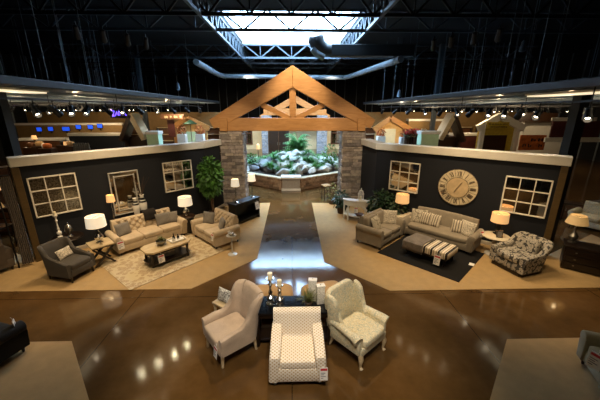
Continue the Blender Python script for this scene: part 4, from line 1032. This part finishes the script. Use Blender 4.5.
# pale store front behind the garden
struct(MB().box((.3, 34, 1.6), (13, .2, 3.2)).build('wall_garden_back', 'creampaint', smooth=False))
for x, w_, h0, h1, mat, lab in ((-5.0, 1.1, .6, 2.9, 'midwood', 'brown framed display window in the cream wall behind the garden lantern'), (4.9, 1.1, .6, 2.9, 'midwood', 'brown framed display window in the cream wall behind the tall pale shrub')):
    t = thing('display_window', lab, 'window', (x, 33.86, 0)); m = MB()
    for sx in (-1, 1): m.box((sx*w_/2, 0, (h0+h1)/2), (.14, .1, h1-h0))
    for z in (h0, (h0+h1)/2, h1): m.box((0, 0, z), (w_+.14, .1, .12))
    m.box((0, 0, (h0+h1)/2), (.08, .09, h1-h0)); m.build('frame', mat, t, False); MB().box((0, .02, (h0+h1)/2), (w_, .03, h1-h0)).build('glass_pane', 'mirror', t, False)
t = thing('armoire', 'large dark brown cabinet standing behind the palm of the rock garden', 'cabinet', (-1.2, 27.5, 0)); MB().box((0, 0, 1.3), (1.9, .7, 2.6), None, .03).build('body', 'midwood', t, False)
for s in (-1, 1):
    d_ = MB().box((s*.46, -.37, 1.3), (.86, .05, 2.3), None, .02).build('door', 'darkwood', t, False); MB().cyl((s*.1, -.42, 1.2), (s*.1, -.42, 1.45), .02, n=8).build('handle', 'pewter', d_)

MB().box((0, 0, 2.66), (2.1, .85, .14), None, .03).build('cornice', 'midwood', t, False)

# ------------------------------------------------------------------ shop fronts far beyond the display walls
struct(MB().box((-16, 31, 2.0), (19.5, .2, 4.0)).build('wall_market_sofa_side', 'tanpaint', smooth=False))
struct(MB().box((16, 31, 2.0), (19.5, .2, 4.0)).build('wall_market_clock_side', 'tanpaint', smooth=False))
def span(p0, p1, Y):
    a, b = aty(p0[0], p0[1], Y), aty(p1[0], p1[1], Y); return min(a.x, b.x), max(a.x, b.x), min(a.z, b.z), max(a.z, b.z)
def partition(label, p0, p1, Y, mat, depth=.6, cap='cap', capb=.18, cat='partition'):
    x0, x1, z0, z1 = span(p0, p1, Y); t = thing('display_partition', label, cat, ((x0+x1)/2, Y, 0))
    MB().box((0, 0, (z1-capb)/2), (x1-x0, depth, z1-capb)).build('panel', mat, t, False); MB().box((0, 0, z1-capb/2), (x1-x0+.12, depth+.12, capb), None, .02).build('cap', cap, t, False); return t
partition('long cream topped tan partition behind the blue screens', (18, 123), (128, 150), 28, 'tanpaint')
partition('low cream topped brown counter under the blue screens', (20, 138), (72, 152), 24, 'midwood')
partition('long dark partition with pale cap ahead of the dark wooden arbour', (71, 133), (127, 150), 22, 'navy')
partition('mint green partition end beside the dark wooden arbour', (148, 131), (162, 150), 19, 'mint')
partition('mint green partition end beside the red flower stall', (420, 131), (435, 150), 19, 'mint')
partition('long pale topped tan partition behind the red flowers', (408, 119), (440, 150), 28, 'tanpaint')
partition('long pale topped brown partition beyond the clock wall', (452, 133), (492, 152), 22, 'maroon')
partition('grey white partition beside the mustard gable', (523, 120), (556, 152), 25, 'cap')
t0 = None
for i, (x, y) in enumerate(((37.5, 129.5), (49, 129), (64.5, 129), (77, 127), (89, 127), (98.5, 126))):
    p = aty(x, y, 27.4); w_ = .42 if i != 2 else .62
    t = thing('screen', 'x', 'screen', (p.x, 27.6, p.z)); MB().box((0, 0, 0), (w_+.06, .06, .38), None, .01).build('bezel', 'black', t, False); MB().box((0, -.035, 0), (w_, .01, .32)).build('display', 'screen', t, False); MB().box((0, .02, -.3), (.1, .05, .14)).build('stand', 'black', t, False)
    t['label'] = ('first', 'second', 'third and largest', 'fourth', 'fifth', 'sixth')[i]+' small blue lit screen from the canopy post along the partition'
def gablefront(label, apex, e0, e1, base, Y, mat, trim, depth=1.5, fill=None, opening=None):
    a = aty(*apex, Y); l = aty(*e0, Y); r = aty(*e1, Y); t = thing('gable_front', label, 'shop front', (a.x, Y, 0)); lx, rx = l.x-a.x, r.x-a.x; ez = (l.z+r.z)/2
    MB().prism([(lx*.88, 0), (rx*.88, 0), (rx*.88, ez), (0, a.z-.15), (lx*.88, ez)], 'y', 0, .2).build('facade', mat, t, False)
    for x_ in (lx, rx): MB().bar((0, -.12, a.z), (x_*1.05, -.12, ez-.05), .3, .42).build('rafter_board', trim, t, False)
    if opening:
        w_, h_ = opening; MB().box((0, -.02, h_/2), (w_, .1, h_)).build('doorway', fill, t, False)
    for x_ in (lx*.8, rx*.8): MB().box((x_, -.12, ez/2), (.24, .24, ez)).build('post', trim, t, False)
    return t
gablefront('apricot gabled shop front with patio umbrella near the big timber gable', (188, 118), (172, 127), (209, 129), 143, 27, 'orangepaint', 'timber', fill='mint', opening=(1.4, 2.4))
gablefront('apricot gabled shop front beside the red flower stall', (390, 118), (374, 128), (409, 130), 143, 27, 'orangepaint', 'timber', fill='creampaint', opening=(1.2, 2.6))
gablefront('mustard gabled shop front with a dark sign beyond the clock wall', (499, 116), (478, 127), (521, 128), 150, 20, 'yellowpaint', 'cap', fill='darkwood', opening=(1.5, 2.6))
for px, lab in ((185, 'green patio umbrella in front of the apricot gable on the ficus side'),):
    p = aty(190, 121, 25); t = thing('patio_umbrella', lab, 'umbrella', (p.x, p.y, 0)); MB().lathe([(.02, p.z+.1), (.55, p.z-.2), (.53, p.z-.25), (.001, p.z)], n=8).build('canopy', 'darkleaf', t); MB().cyl((0, 0, 0), (0, 0, p.z), .03).build('pole', 'twig', t); MB().cyl((0, 0, 0), (0, 0, .1), .3).build('base', 'black', t)
for (px, py), lab in (((182, 134), 'white pedestal topped by a rust flower ball on the open side of the umbrella'), ((200, 134), 'white pedestal topped by a rust flower ball next to the timber gable'), ((381, 136), 'white pedestal topped by a rust flower ball beside the stone pillar on the clock side'), ((404, 137), 'white pedestal topped by a rust flower ball next to the red flowers')):
    p = aty(px, py, 23); t = thing('flower_pedestal', lab, 'planter', (p.x, p.y, 0)); h = max(.8, p.z); MB().box((0, 0, h/2), (.6, .5, h), None, .02).build('pedestal', 'white', t, False); r_ = random.Random(px); MB().leaves((0, 0, h+.3), (.3, .3, .3), 200, .13, r_, .4).build('flower_ball', 'rust', t)
p = aty(415, 131, 22); rr = random.Random(77)
for k in range(5):
    t = thing('flower_bucket', 'red and white flower bunch on the flower stall past the apricot gable', 'flowers', (p.x-.55+.28*k, p.y+.2*(k % 2), 0), 0, 'flower stall bunches'); h = p.z-.25
    MB().lathe([(.001, 0), (.14, 0), (.18, h-.2), (.001, h-.25)], n=12).build('bucket', 'darkwood', t); MB().leaves((0, 0, h), (.22, .2, .3), 130, .13, rr, .3).build('foliage', 'darkleaf', t); MB().leaves((0, 0, h+.24), (.22, .2, .14), 90, .13, rr, .3).build('flowers', 'red' if k < 4 else 'ceramic', t)
def arbour(label, apex, e_in, e_out, Y, sgn):
    a = aty(*apex, Y); b = aty(*e_in, Y); c = aty(*e_out, Y); t = thing('wood_arbour', label, 'arbour', (a.x, Y, 0))
    MB().bar((0, 0, a.z), (b.x-a.x, 0, b.z), .9, .28).build('roof_board', 'palewood', t, False); MB().bar((0, 0, a.z-.05), (c.x-a.x, 0, c.z), .9, .22).build('roof_plank', 'darkwood', t, False)
    for x in (b.x-a.x, c.x-a.x): MB().box((x*.85, 0, b.z/2), (.16, .16, b.z)).build('post', 'darkwood', t, False)
    x0, x1 = sorted((b.x-a.x, c.x-a.x)); MB().box(((x0+x1)/2, .4, b.z*.5), (x1-x0, .1, b.z+.2)).build('back_panel', 'darkwood', t, False); return t
arbour('dark wooden arbour with one pale roof plank beyond the tufted sofa wall', (133, 114), (147, 139), (124, 140), 19, -1)
arbour('dark wooden arbour with one pale roof plank beyond the clock wall', (452, 114), (438, 139), (461, 141), 19.8, 1)
def sign(name, label, p0, p1, Y, board, strokes, ink):
    x0, x1, z0, z1 = span(p0, p1, Y); w_, h_ = x1-x0, z1-z0; t = thing(name, label, 'sign', ((x0+x1)/2, Y, (z0+z1)/2)); MB().box((0, 0, 0), (w_, .1, h_), None, .02).build('board', board, t, False)
    if strokes:
        m = MB(); r_ = random.Random(p0[0])
        for row, nn in enumerate(strokes):
            zz = h_*(.5-(row+.5)/len(strokes))*.75; cw = w_*.84/nn
            for k in range(nn):
                if r_.random() < .14: continue
                xx = -w_*.42+cw*(k+.5); hh = h_*.42/len(strokes)
                m.box((xx-cw*.24, -.06, zz), (cw*.16, .02, hh)); m.box((xx, -.06, zz+hh*r_.choice((-.4, 0, .4))), (cw*.45, .02, hh*.2)); m.box((xx+cw*.24, -.06, zz-hh*.15*r_.choice((0, 1))), (cw*.16, .02, hh*r_.choice((.6, 1))))
        m.build('lettering', ink, t, False)
    return t
sign('shop_sign', 'long brown wooden shop sign with pale lettering on the ficus side', (160, 114), (184, 119.5), 25, 'midwood', (10,), 'creampaint')
sign('shop_sign', 'dark lettered sign board on the mustard gable', (487, 122), (508, 129), 19.7, 'yellowpaint', (7, 11), 'darkwood')
sign('shop_sign', 'maroon sign board beyond the clock wall end', (553, 121), (597, 138), 19, 'maroon', (), 'cap')
sign('wall_panel', 'pale shelf board above the maroon sign', (552, 117.5), (596, 121), 18.8, 'cap', (), 'cap')
sign('wall_panel', 'pale shelf board below the maroon sign', (545, 137.5), (600, 142), 18.6, 'cap', (), 'cap')
sign('wall_picture', 'orange brown picture with dark shapes standing beyond the clock wall', (521, 135), (543, 150), 19, 'rust', (3, 4), 'black')
sign('wall_panel', 'dark brown roof band over the grey white partition', (520, 113), (556, 122), 24, 'darkwood', (), 'cap')
sign('wall_panel', 'dark red door beneath the wooden shop sign', (167, 120), (176, 137), 25.5, 'maroon', (), 'cap')
p = aty(118.5, 113, 26); t = thing('neon_sign', 'violet neon script sign glowing above the dark wooden arbour', 'sign', tuple(p)); MB().box((0, .06, 0), (1.5, .06, .8)).build('board', 'black', t, False)
MB().tube([(-.55, 0, .28), (-.42, 0, -.02), (-.3, 0, .26), (-.42, 0, -.02), (-.5, 0, -.28), (-.3, 0, -.2), (-.12, 0, .08), (-.05, 0, -.18), (.08, 0, .26), (.1, 0, -.18), (.25, 0, .1), (.34, 0, -.18), (.5, 0, -.05), (.6, 0, -.2)], .05, 8).build('neon_tube', 'neon', t)
bk = None; rr = random.Random(8)
for sx, nm in ((-1, 'tufted sofa'), (1, 'round clock')):
    for k in range(7):
        x = sx*(8.0+k*2.3+rr.uniform(-.3, .3))
        if bk is None:
            bk = thing('bookcase', 'x', 'bookcase', (x, 30.4, 0))
            for q in (-.75, .75): MB().box((q, 0, 1.3), (.07, .4, 2.6)).build('side_panel', 'darkwood', bk, False)
            MB().box((0, .18, 1.3), (1.5, .04, 2.6)).build('back_panel', 'midwood', bk, False)
            for z in (.1, .7, 1.3, 1.9, 2.55): MB().box((0, 0, z), (1.5, .4, .06)).build('shelf', 'palewood', bk, False)
            o = bk
        else: o = dup(bk, (x, 30.4, 0), 0.0)
        o['label'] = f'dark open bookcase far along the market wall beyond the {nm} wall'; o['group'] = f'bookcases beyond the {nm} wall'
# merchandise seen over the near wall top
rr = random.Random(5)
for i, (px, py) in enumerate(((24, 146), (31, 145), (38, 147), (47, 146), (55, 144), (62, 145))):
    p = aty(px, py, 14); h = p.z; t = thing('display_shelf', 'dark merchandise shelf with small goods just beyond the tufted sofa wall', 'shelf', (p.x, p.y+rr.uniform(0, .6), 0), rr.uniform(-.3, .3), 'merchandise shelves beyond the tufted sofa wall')
    MB().box((0, 0, h/2-.05), (.55, .4, h-.1), None, .02).build('cabinet_body', 'darkwood', t, False); MB().sq((0, 0, h+.0), (.3, .28, .24), .6, .6).build('decor', ('midwood', 'tanuph', 'ceramic', 'rust', 'black', 'tanuph')[i], t)
for (px, py), lab in (((66, 143), 'small glowing amber lamp just beyond the tufted sofa wall'), ((34, 137), 'tiny white lamp beyond the canopy post end of the sofa wall')):
    p = aty(px, py, 14.5); t = thing('accent_lamp', lab, 'lamp', tuple((p.x, p.y, 0))); MB().cyl((0, 0, 0), (0, 0, p.z-.1), .05).build('stem', 'twig', t); MB().lathe([(.11, p.z-.1), (.09, p.z+.07)], n=20, caps=False).build('lamp_shade', 'lampshade_w', t)
for k in range(7):
    p = aty(74+2.3*k, 143, 13.5); o = thing('taper_vase', 'thin pale vase in a row beyond the tufted sofa wall', 'vase', (p.x, p.y, 0), 0, 'row of pale vases'); MB().lathe([(.001, 0), (.06, 0), (.07, p.z-.4), (.03, p.z), (.001, p.z)], n=10).build('body', 'pewter', o)

# ------------------------------------------------------------------ edges of the picture
far1 = sofa('brown_sofa', 'brown grey high-backed sofa past the end of the tufted sofa wall', 'sofa', (-8.25, 7.25, .012), R(-115), 1.2, .95, 'brownfab', .95, ncush=1, lean=.1)
t = thing('side_table', 'dark side table behind the brown grey sofa carrying a lamp', 'table', (-9.3, 9.0, .012)); MB().box((0, 0, .66), (.6, .6, .05)).build('tabletop', 'espresso', t, False)
for x in (-.25, .25):
    for y in (-.25, .25): MB().box((x, y, .32), (.05, .05, .64)).build('leg', 'espresso', t, False)
lamp('wide tan lamp on the dark side table behind the brown grey sofa', (-9.3, 9.0, .70), 'gourd', .26, .32, .24, .85, 'shade_dim', 'pewter')
t = thing('side_table', 'dark tall chest further behind the tufted sofa wall end', 'chest', (-10.3, 10.2, 0)); MB().box((0, 0, .5), (1.2, .5, 1.0), None, .02).build('body', 'darkwood', t, False)
for z in (.25, .5, .75): MB().box((0, -.26, z), (1.1, .03, .2), None, .01).build('drawer', 'midwood', t, False)
lamp('small lit shade lamp on the dark chest beyond the sofa wall end', (-10.2, 10.2, 1.0), 'stick', .24, .2, .16, .8, 'lampshade_w', 'pewter')
cab = thing('dresser', 'dark brown chest of drawers past the clock wall end with a linen lamp', 'chest', (7.98, 7.1, .012), R(-40))
MB().box((0, 0, .34), (1.1, .55, .62), None, .015).build('body', 'espresso', cab, False); MB().box((0, 0, .67), (1.16, .6, .05), None, .008).build('top', 'espresso', cab, False)
for z in (.16, .34, .53):
    d_ = MB().box((0, -.285, z), (1.02, .03, .16), None, .008).build('drawer', 'espresso', cab, False)
    for x in (-.3, .3): MB().sq((x, -.31, z), (.04, .03, .03)).build('drawer_knob', 'pewter', d_)
lamp('large linen lamp on the dark chest of drawers past the clock wall', W(cab, -.42, .05, .696), 'gourd', .23, .25, .18, .78, 'shade_dim', 'pewter')
rb = random.Random(50)
rowinfo = [('olive leaf print sofa in the dim area beyond the clock wall', 11.2, 9.9, -60, 'leafy', 'sofa'), ('brown sofa in the dim area further beyond the clock wall', 10.6, 12.6, -50, 'brownfab', 'sofa'), ('tan sofa far in the dim area beyond the clock wall', 12.3, 14.8, -40, 'tanuph', 'sofa'), ('brown sofa by the outer shell wall beyond the clock wall', 12.8, 10.8, -80, 'brownfab', 'sofa')]
for lab, x, y, a, mat, nm in rowinfo: sofa('showroom_sofa', lab, 'sofa', (x, y, 0), R(a), 1.7, .95, mat, .9, ncush=2, lean=.1)
for lab, x, y, h in (('dark cabinet beside the olive leaf print sofa beyond the clock wall', 8.9, 10.9, 1.1), ('dark tall cabinet deep beyond the clock wall', 11.2, 15.5, 1.9), ('dark low cabinet between the dim sofas beyond the clock wall', 10.9, 11.2, .7), ('dark tall cabinet deep beyond the tufted sofa wall', -12.2, 13, 1.9), ('dark cabinet behind the canopy post beyond the tufted sofa wall', -9.5, 11.8, 1.5)):
    t = thing('cabinet', lab, 'cabinet', (x, y, 0), R(-40 if x > 0 else 45)); MB().box((0, 0, h/2), (1.1, .5, h), None, .02).build('body', 'darkwood', t, False)
    for s in (-1, 1):
        d_ = MB().box((s*.27, -.26, h/2), (.5, .03, h-.12), None, .01).build('door', 'midwood', t, False); MB().cyl((s*.06, -.295, h*.55), (s*.06, -.295, h*.55+.12), .012, n=8).build('handle', 'pewter', d_)
lamp('lamp with glowing yellow shade beyond the clock wall end', (8.9, 10.9, 1.1), 'stick', .3, .22, .15, .85, 'lampshade_w', 'pewter')
t = thing('floor_lamp', 'floor lamp with small white lit shade deep in the dim area', 'lamp', (9.3, 12.1, 0)); MB().cyl((0, 0, 0), (0, 0, 1.7), .02).build('pole', 'pewter', t); MB().lathe([(.2, 1.65), (.17, 1.95)], n=20, caps=False).build('lamp_shade', 'lampshade_w', t); MB().cyl((0, 0, 0), (0, 0, .03), .16).build('base', 'pewter', t)
bc = sofa('black_armchair', 'black upholstered armchair seen from behind at the near picture edge', 'armchair', (-5.38, 4.3, .012), R(162), .98, .95, 'blackfab', .84, ncush=1, lean=.1)
tagcard('white price tag on the back of the black armchair', (-4.86, 4.5, .72), R(120), (.1, .16), red=False)
rc_ = sofa('olive_armchair', 'olive grey armchair cut by the near picture edge on the clock side', 'armchair', (5.2, 3.55, .012), R(-112), .9, .95, 'olive', .95, ncush=1, lean=.12)
tagcard('white price tag with red band on the olive grey armchair', (4.69, 3.63, .6), R(-68), (.17, .26))
at_ = thing('accent_stool', 'low wooden stool with a black and white print cushion behind the beige wing chair', 'stool', (-1.42, 5.35, 0), R(-35)); MB().box((0, 0, .4), (.42, .3, .04), None, .01).build('seat', 'palewood', at_, False)
for x in (-.17, .17):
    for y in (-.11, .11): MB().box((x, y, .19), (.035, .035, .38)).build('leg', 'palewood', at_, False)
pillow('small black and white print cushion on the low wooden stool', (-1.42, 5.37, .56), (R(-14), 0, R(-35)), 'zebra', .34, .28, .1)

# ------------------------------------------------------------------ lights and camera
def spot(loc, tgt, P, col=(1, .78, .5), ang=60, blend=.7, r=.06, name='stage_or_fill_spot'):
    L = bpy.data.lights.new(name, 'SPOT'); L.energy = P; L.color = col; L.spot_size = R(ang); L.spot_blend = blend; L.shadow_soft_size = r
    o = bpy.data.objects.new(name, L); C.objects.link(o); o.location = loc; o.rotation_euler = (Vector(tgt)-Vector(loc)).to_track_quat('-Z', 'Y').to_euler(); return o
WARM = (1, .73, .43); NEUT = (1, .86, .68)
KS = .66
for i, (x, y) in enumerate(((-4.7, 10.2), (-5.2, 9.7), (-5.75, 9.2), (-6.3, 8.7))): spot((x+.9, y-.5, 6.2), (-5.0+.35*i-.4, 8.3-.15*i, .3), 420*KS, WARM, 75)
for i, (x, y) in enumerate(((4.2, 9.8), (4.75, 9.3), (5.3, 8.8), (5.85, 8.3))): spot((x-.9, y-.5, 6.2), (4.2+.5*i, 8.6-.3*i, .3), 420*KS, WARM, 75)
spot((-1.2, 4.6, 7.5), (-4.3, 8.8, .5), 1300*KS, WARM, 52); spot((1.2, 4.6, 7.5), (4.4, 8.6, .5), 1200*KS, WARM, 52)
spot((-2.5, 3.0, 7.5), (-6.2, 7.2, .5), 800*KS, WARM, 45); spot((2.6, 3.0, 7.5), (6.4, 7.2, .5), 800*KS, WARM, 45)
spot((-.8, .6, 7.2), (0, 4.3, .4), 900, NEUT, 50); spot((.9, .4, 7.2), (0, 4.3, .4), 900, NEUT, 50); spot((0, 6.9, 7.6), (0, 4.5, .6), 1100, WARM, 40)
spot((-.4, 9.0, 8.0), (0, 12.2, 0), 1300, NEUT, 40); spot((.4, 11.6, 8.0), (0, 14.9, 0), 1700, NEUT, 48)  # added fill spots that brighten the aisle floor
spot((-4, 1.0, 7.5), (-5, 3.6, 0), 200, WARM, 50); spot((4, 1.0, 7.5), (5, 3.6, 0), 110, WARM, 50)
for k, (x, y) in enumerate(((5.03, 11.7), (5.4, 11.15), (5.9, 10.65), (6.4, 10.15))):
    for sx, nm in ((-1, 'tufted sofa'), (1, 'round clock')):
        dup(base, (sx*(x+.12), y+.2, 6.75), sx*-.5, f'small black spotlight high in the dark above the {nm} wall', f'high spotlights above the {nm} wall')
        spot((sx*x, y, 6.4), (sx*1.5, 4, 0), 20 if sx < 0 else 1.5, (1, .8, .45), 80, r=.02)
def point(loc, P, col=WARM, r=.1, name='added_fill'):  # added fill points, no real bulbs at these positions
    L = bpy.data.lights.new(name, 'POINT'); L.energy = P; L.color = col; L.shadow_soft_size = r; o = bpy.data.objects.new(name, L); C.objects.link(o); o.location = loc
for sx in (-1, 1):
    spot((sx*1.6, 6.0, 6.6), (sx*1.5, 13.3, 4.2), 560, WARM, 46); spot((sx*2.0, 8.5, 6.8), (sx*2.6, 13.3, 1.7), 900, NEUT, 45)  # added spots that brighten the timber gable and stone pillars
    for x, y, P in ((10, 15, 130), (12, 20, 170), (9.5, 24, 170), (15, 26, 200), (19, 22, 160)): point((sx*x, y, 4.15), P*.8)  # fill under the canopies in place of spotlight bounce
    for x, y, P in ((9.4, 10.5, 45), (11.5, 13.5, 70)): point((sx*x, y, 4.15), P)  # fill added for the dim areas past the wall ends
    point((sx*8.6, 24.5, 3.9), 110, NEUT)  # fill added in front of the apricot gable fronts
    spot((sx*11, 26, 4.4), (sx*9, 31, 2), 300, WARM, 120); spot((sx*16, 25, 4.4), (sx*17, 31, 2), 350, WARM, 120)
spot((-4, 27, 7), (-2, 33, 2), 1600, NEUT, 90); spot((4, 27, 7), (2.5, 33, 2), 1600, NEUT, 90)
w = bpy.data.worlds.new('World'); bpy.context.scene.world = w; w.use_nodes = True; w.node_tree.nodes['Background'].inputs[0].default_value = (.02, .025, .03, 1); w.node_tree.nodes['Background'].inputs[1].default_value = .3
cam = bpy.data.cameras.new('Camera'); co = bpy.data.objects.new('Camera', cam); C.objects.link(co)
cam.sensor_width = 36; cam.lens = 36*F/600; cam.clip_end = 200; co.location = (0, 0, CH); co.rotation_euler = (PI/2-TH, 0, -YAW)
sc = bpy.context.scene; sc.camera = co
sc.view_settings.view_transform = 'Standard'; sc.view_settings.look = 'None'; sc.view_settings.exposure = 0; sc.view_settings.gamma = 1
sc.cycles.use_denoising = True; sc.cycles.max_bounces = 6; sc.cycles.sample_clamp_indirect = 4
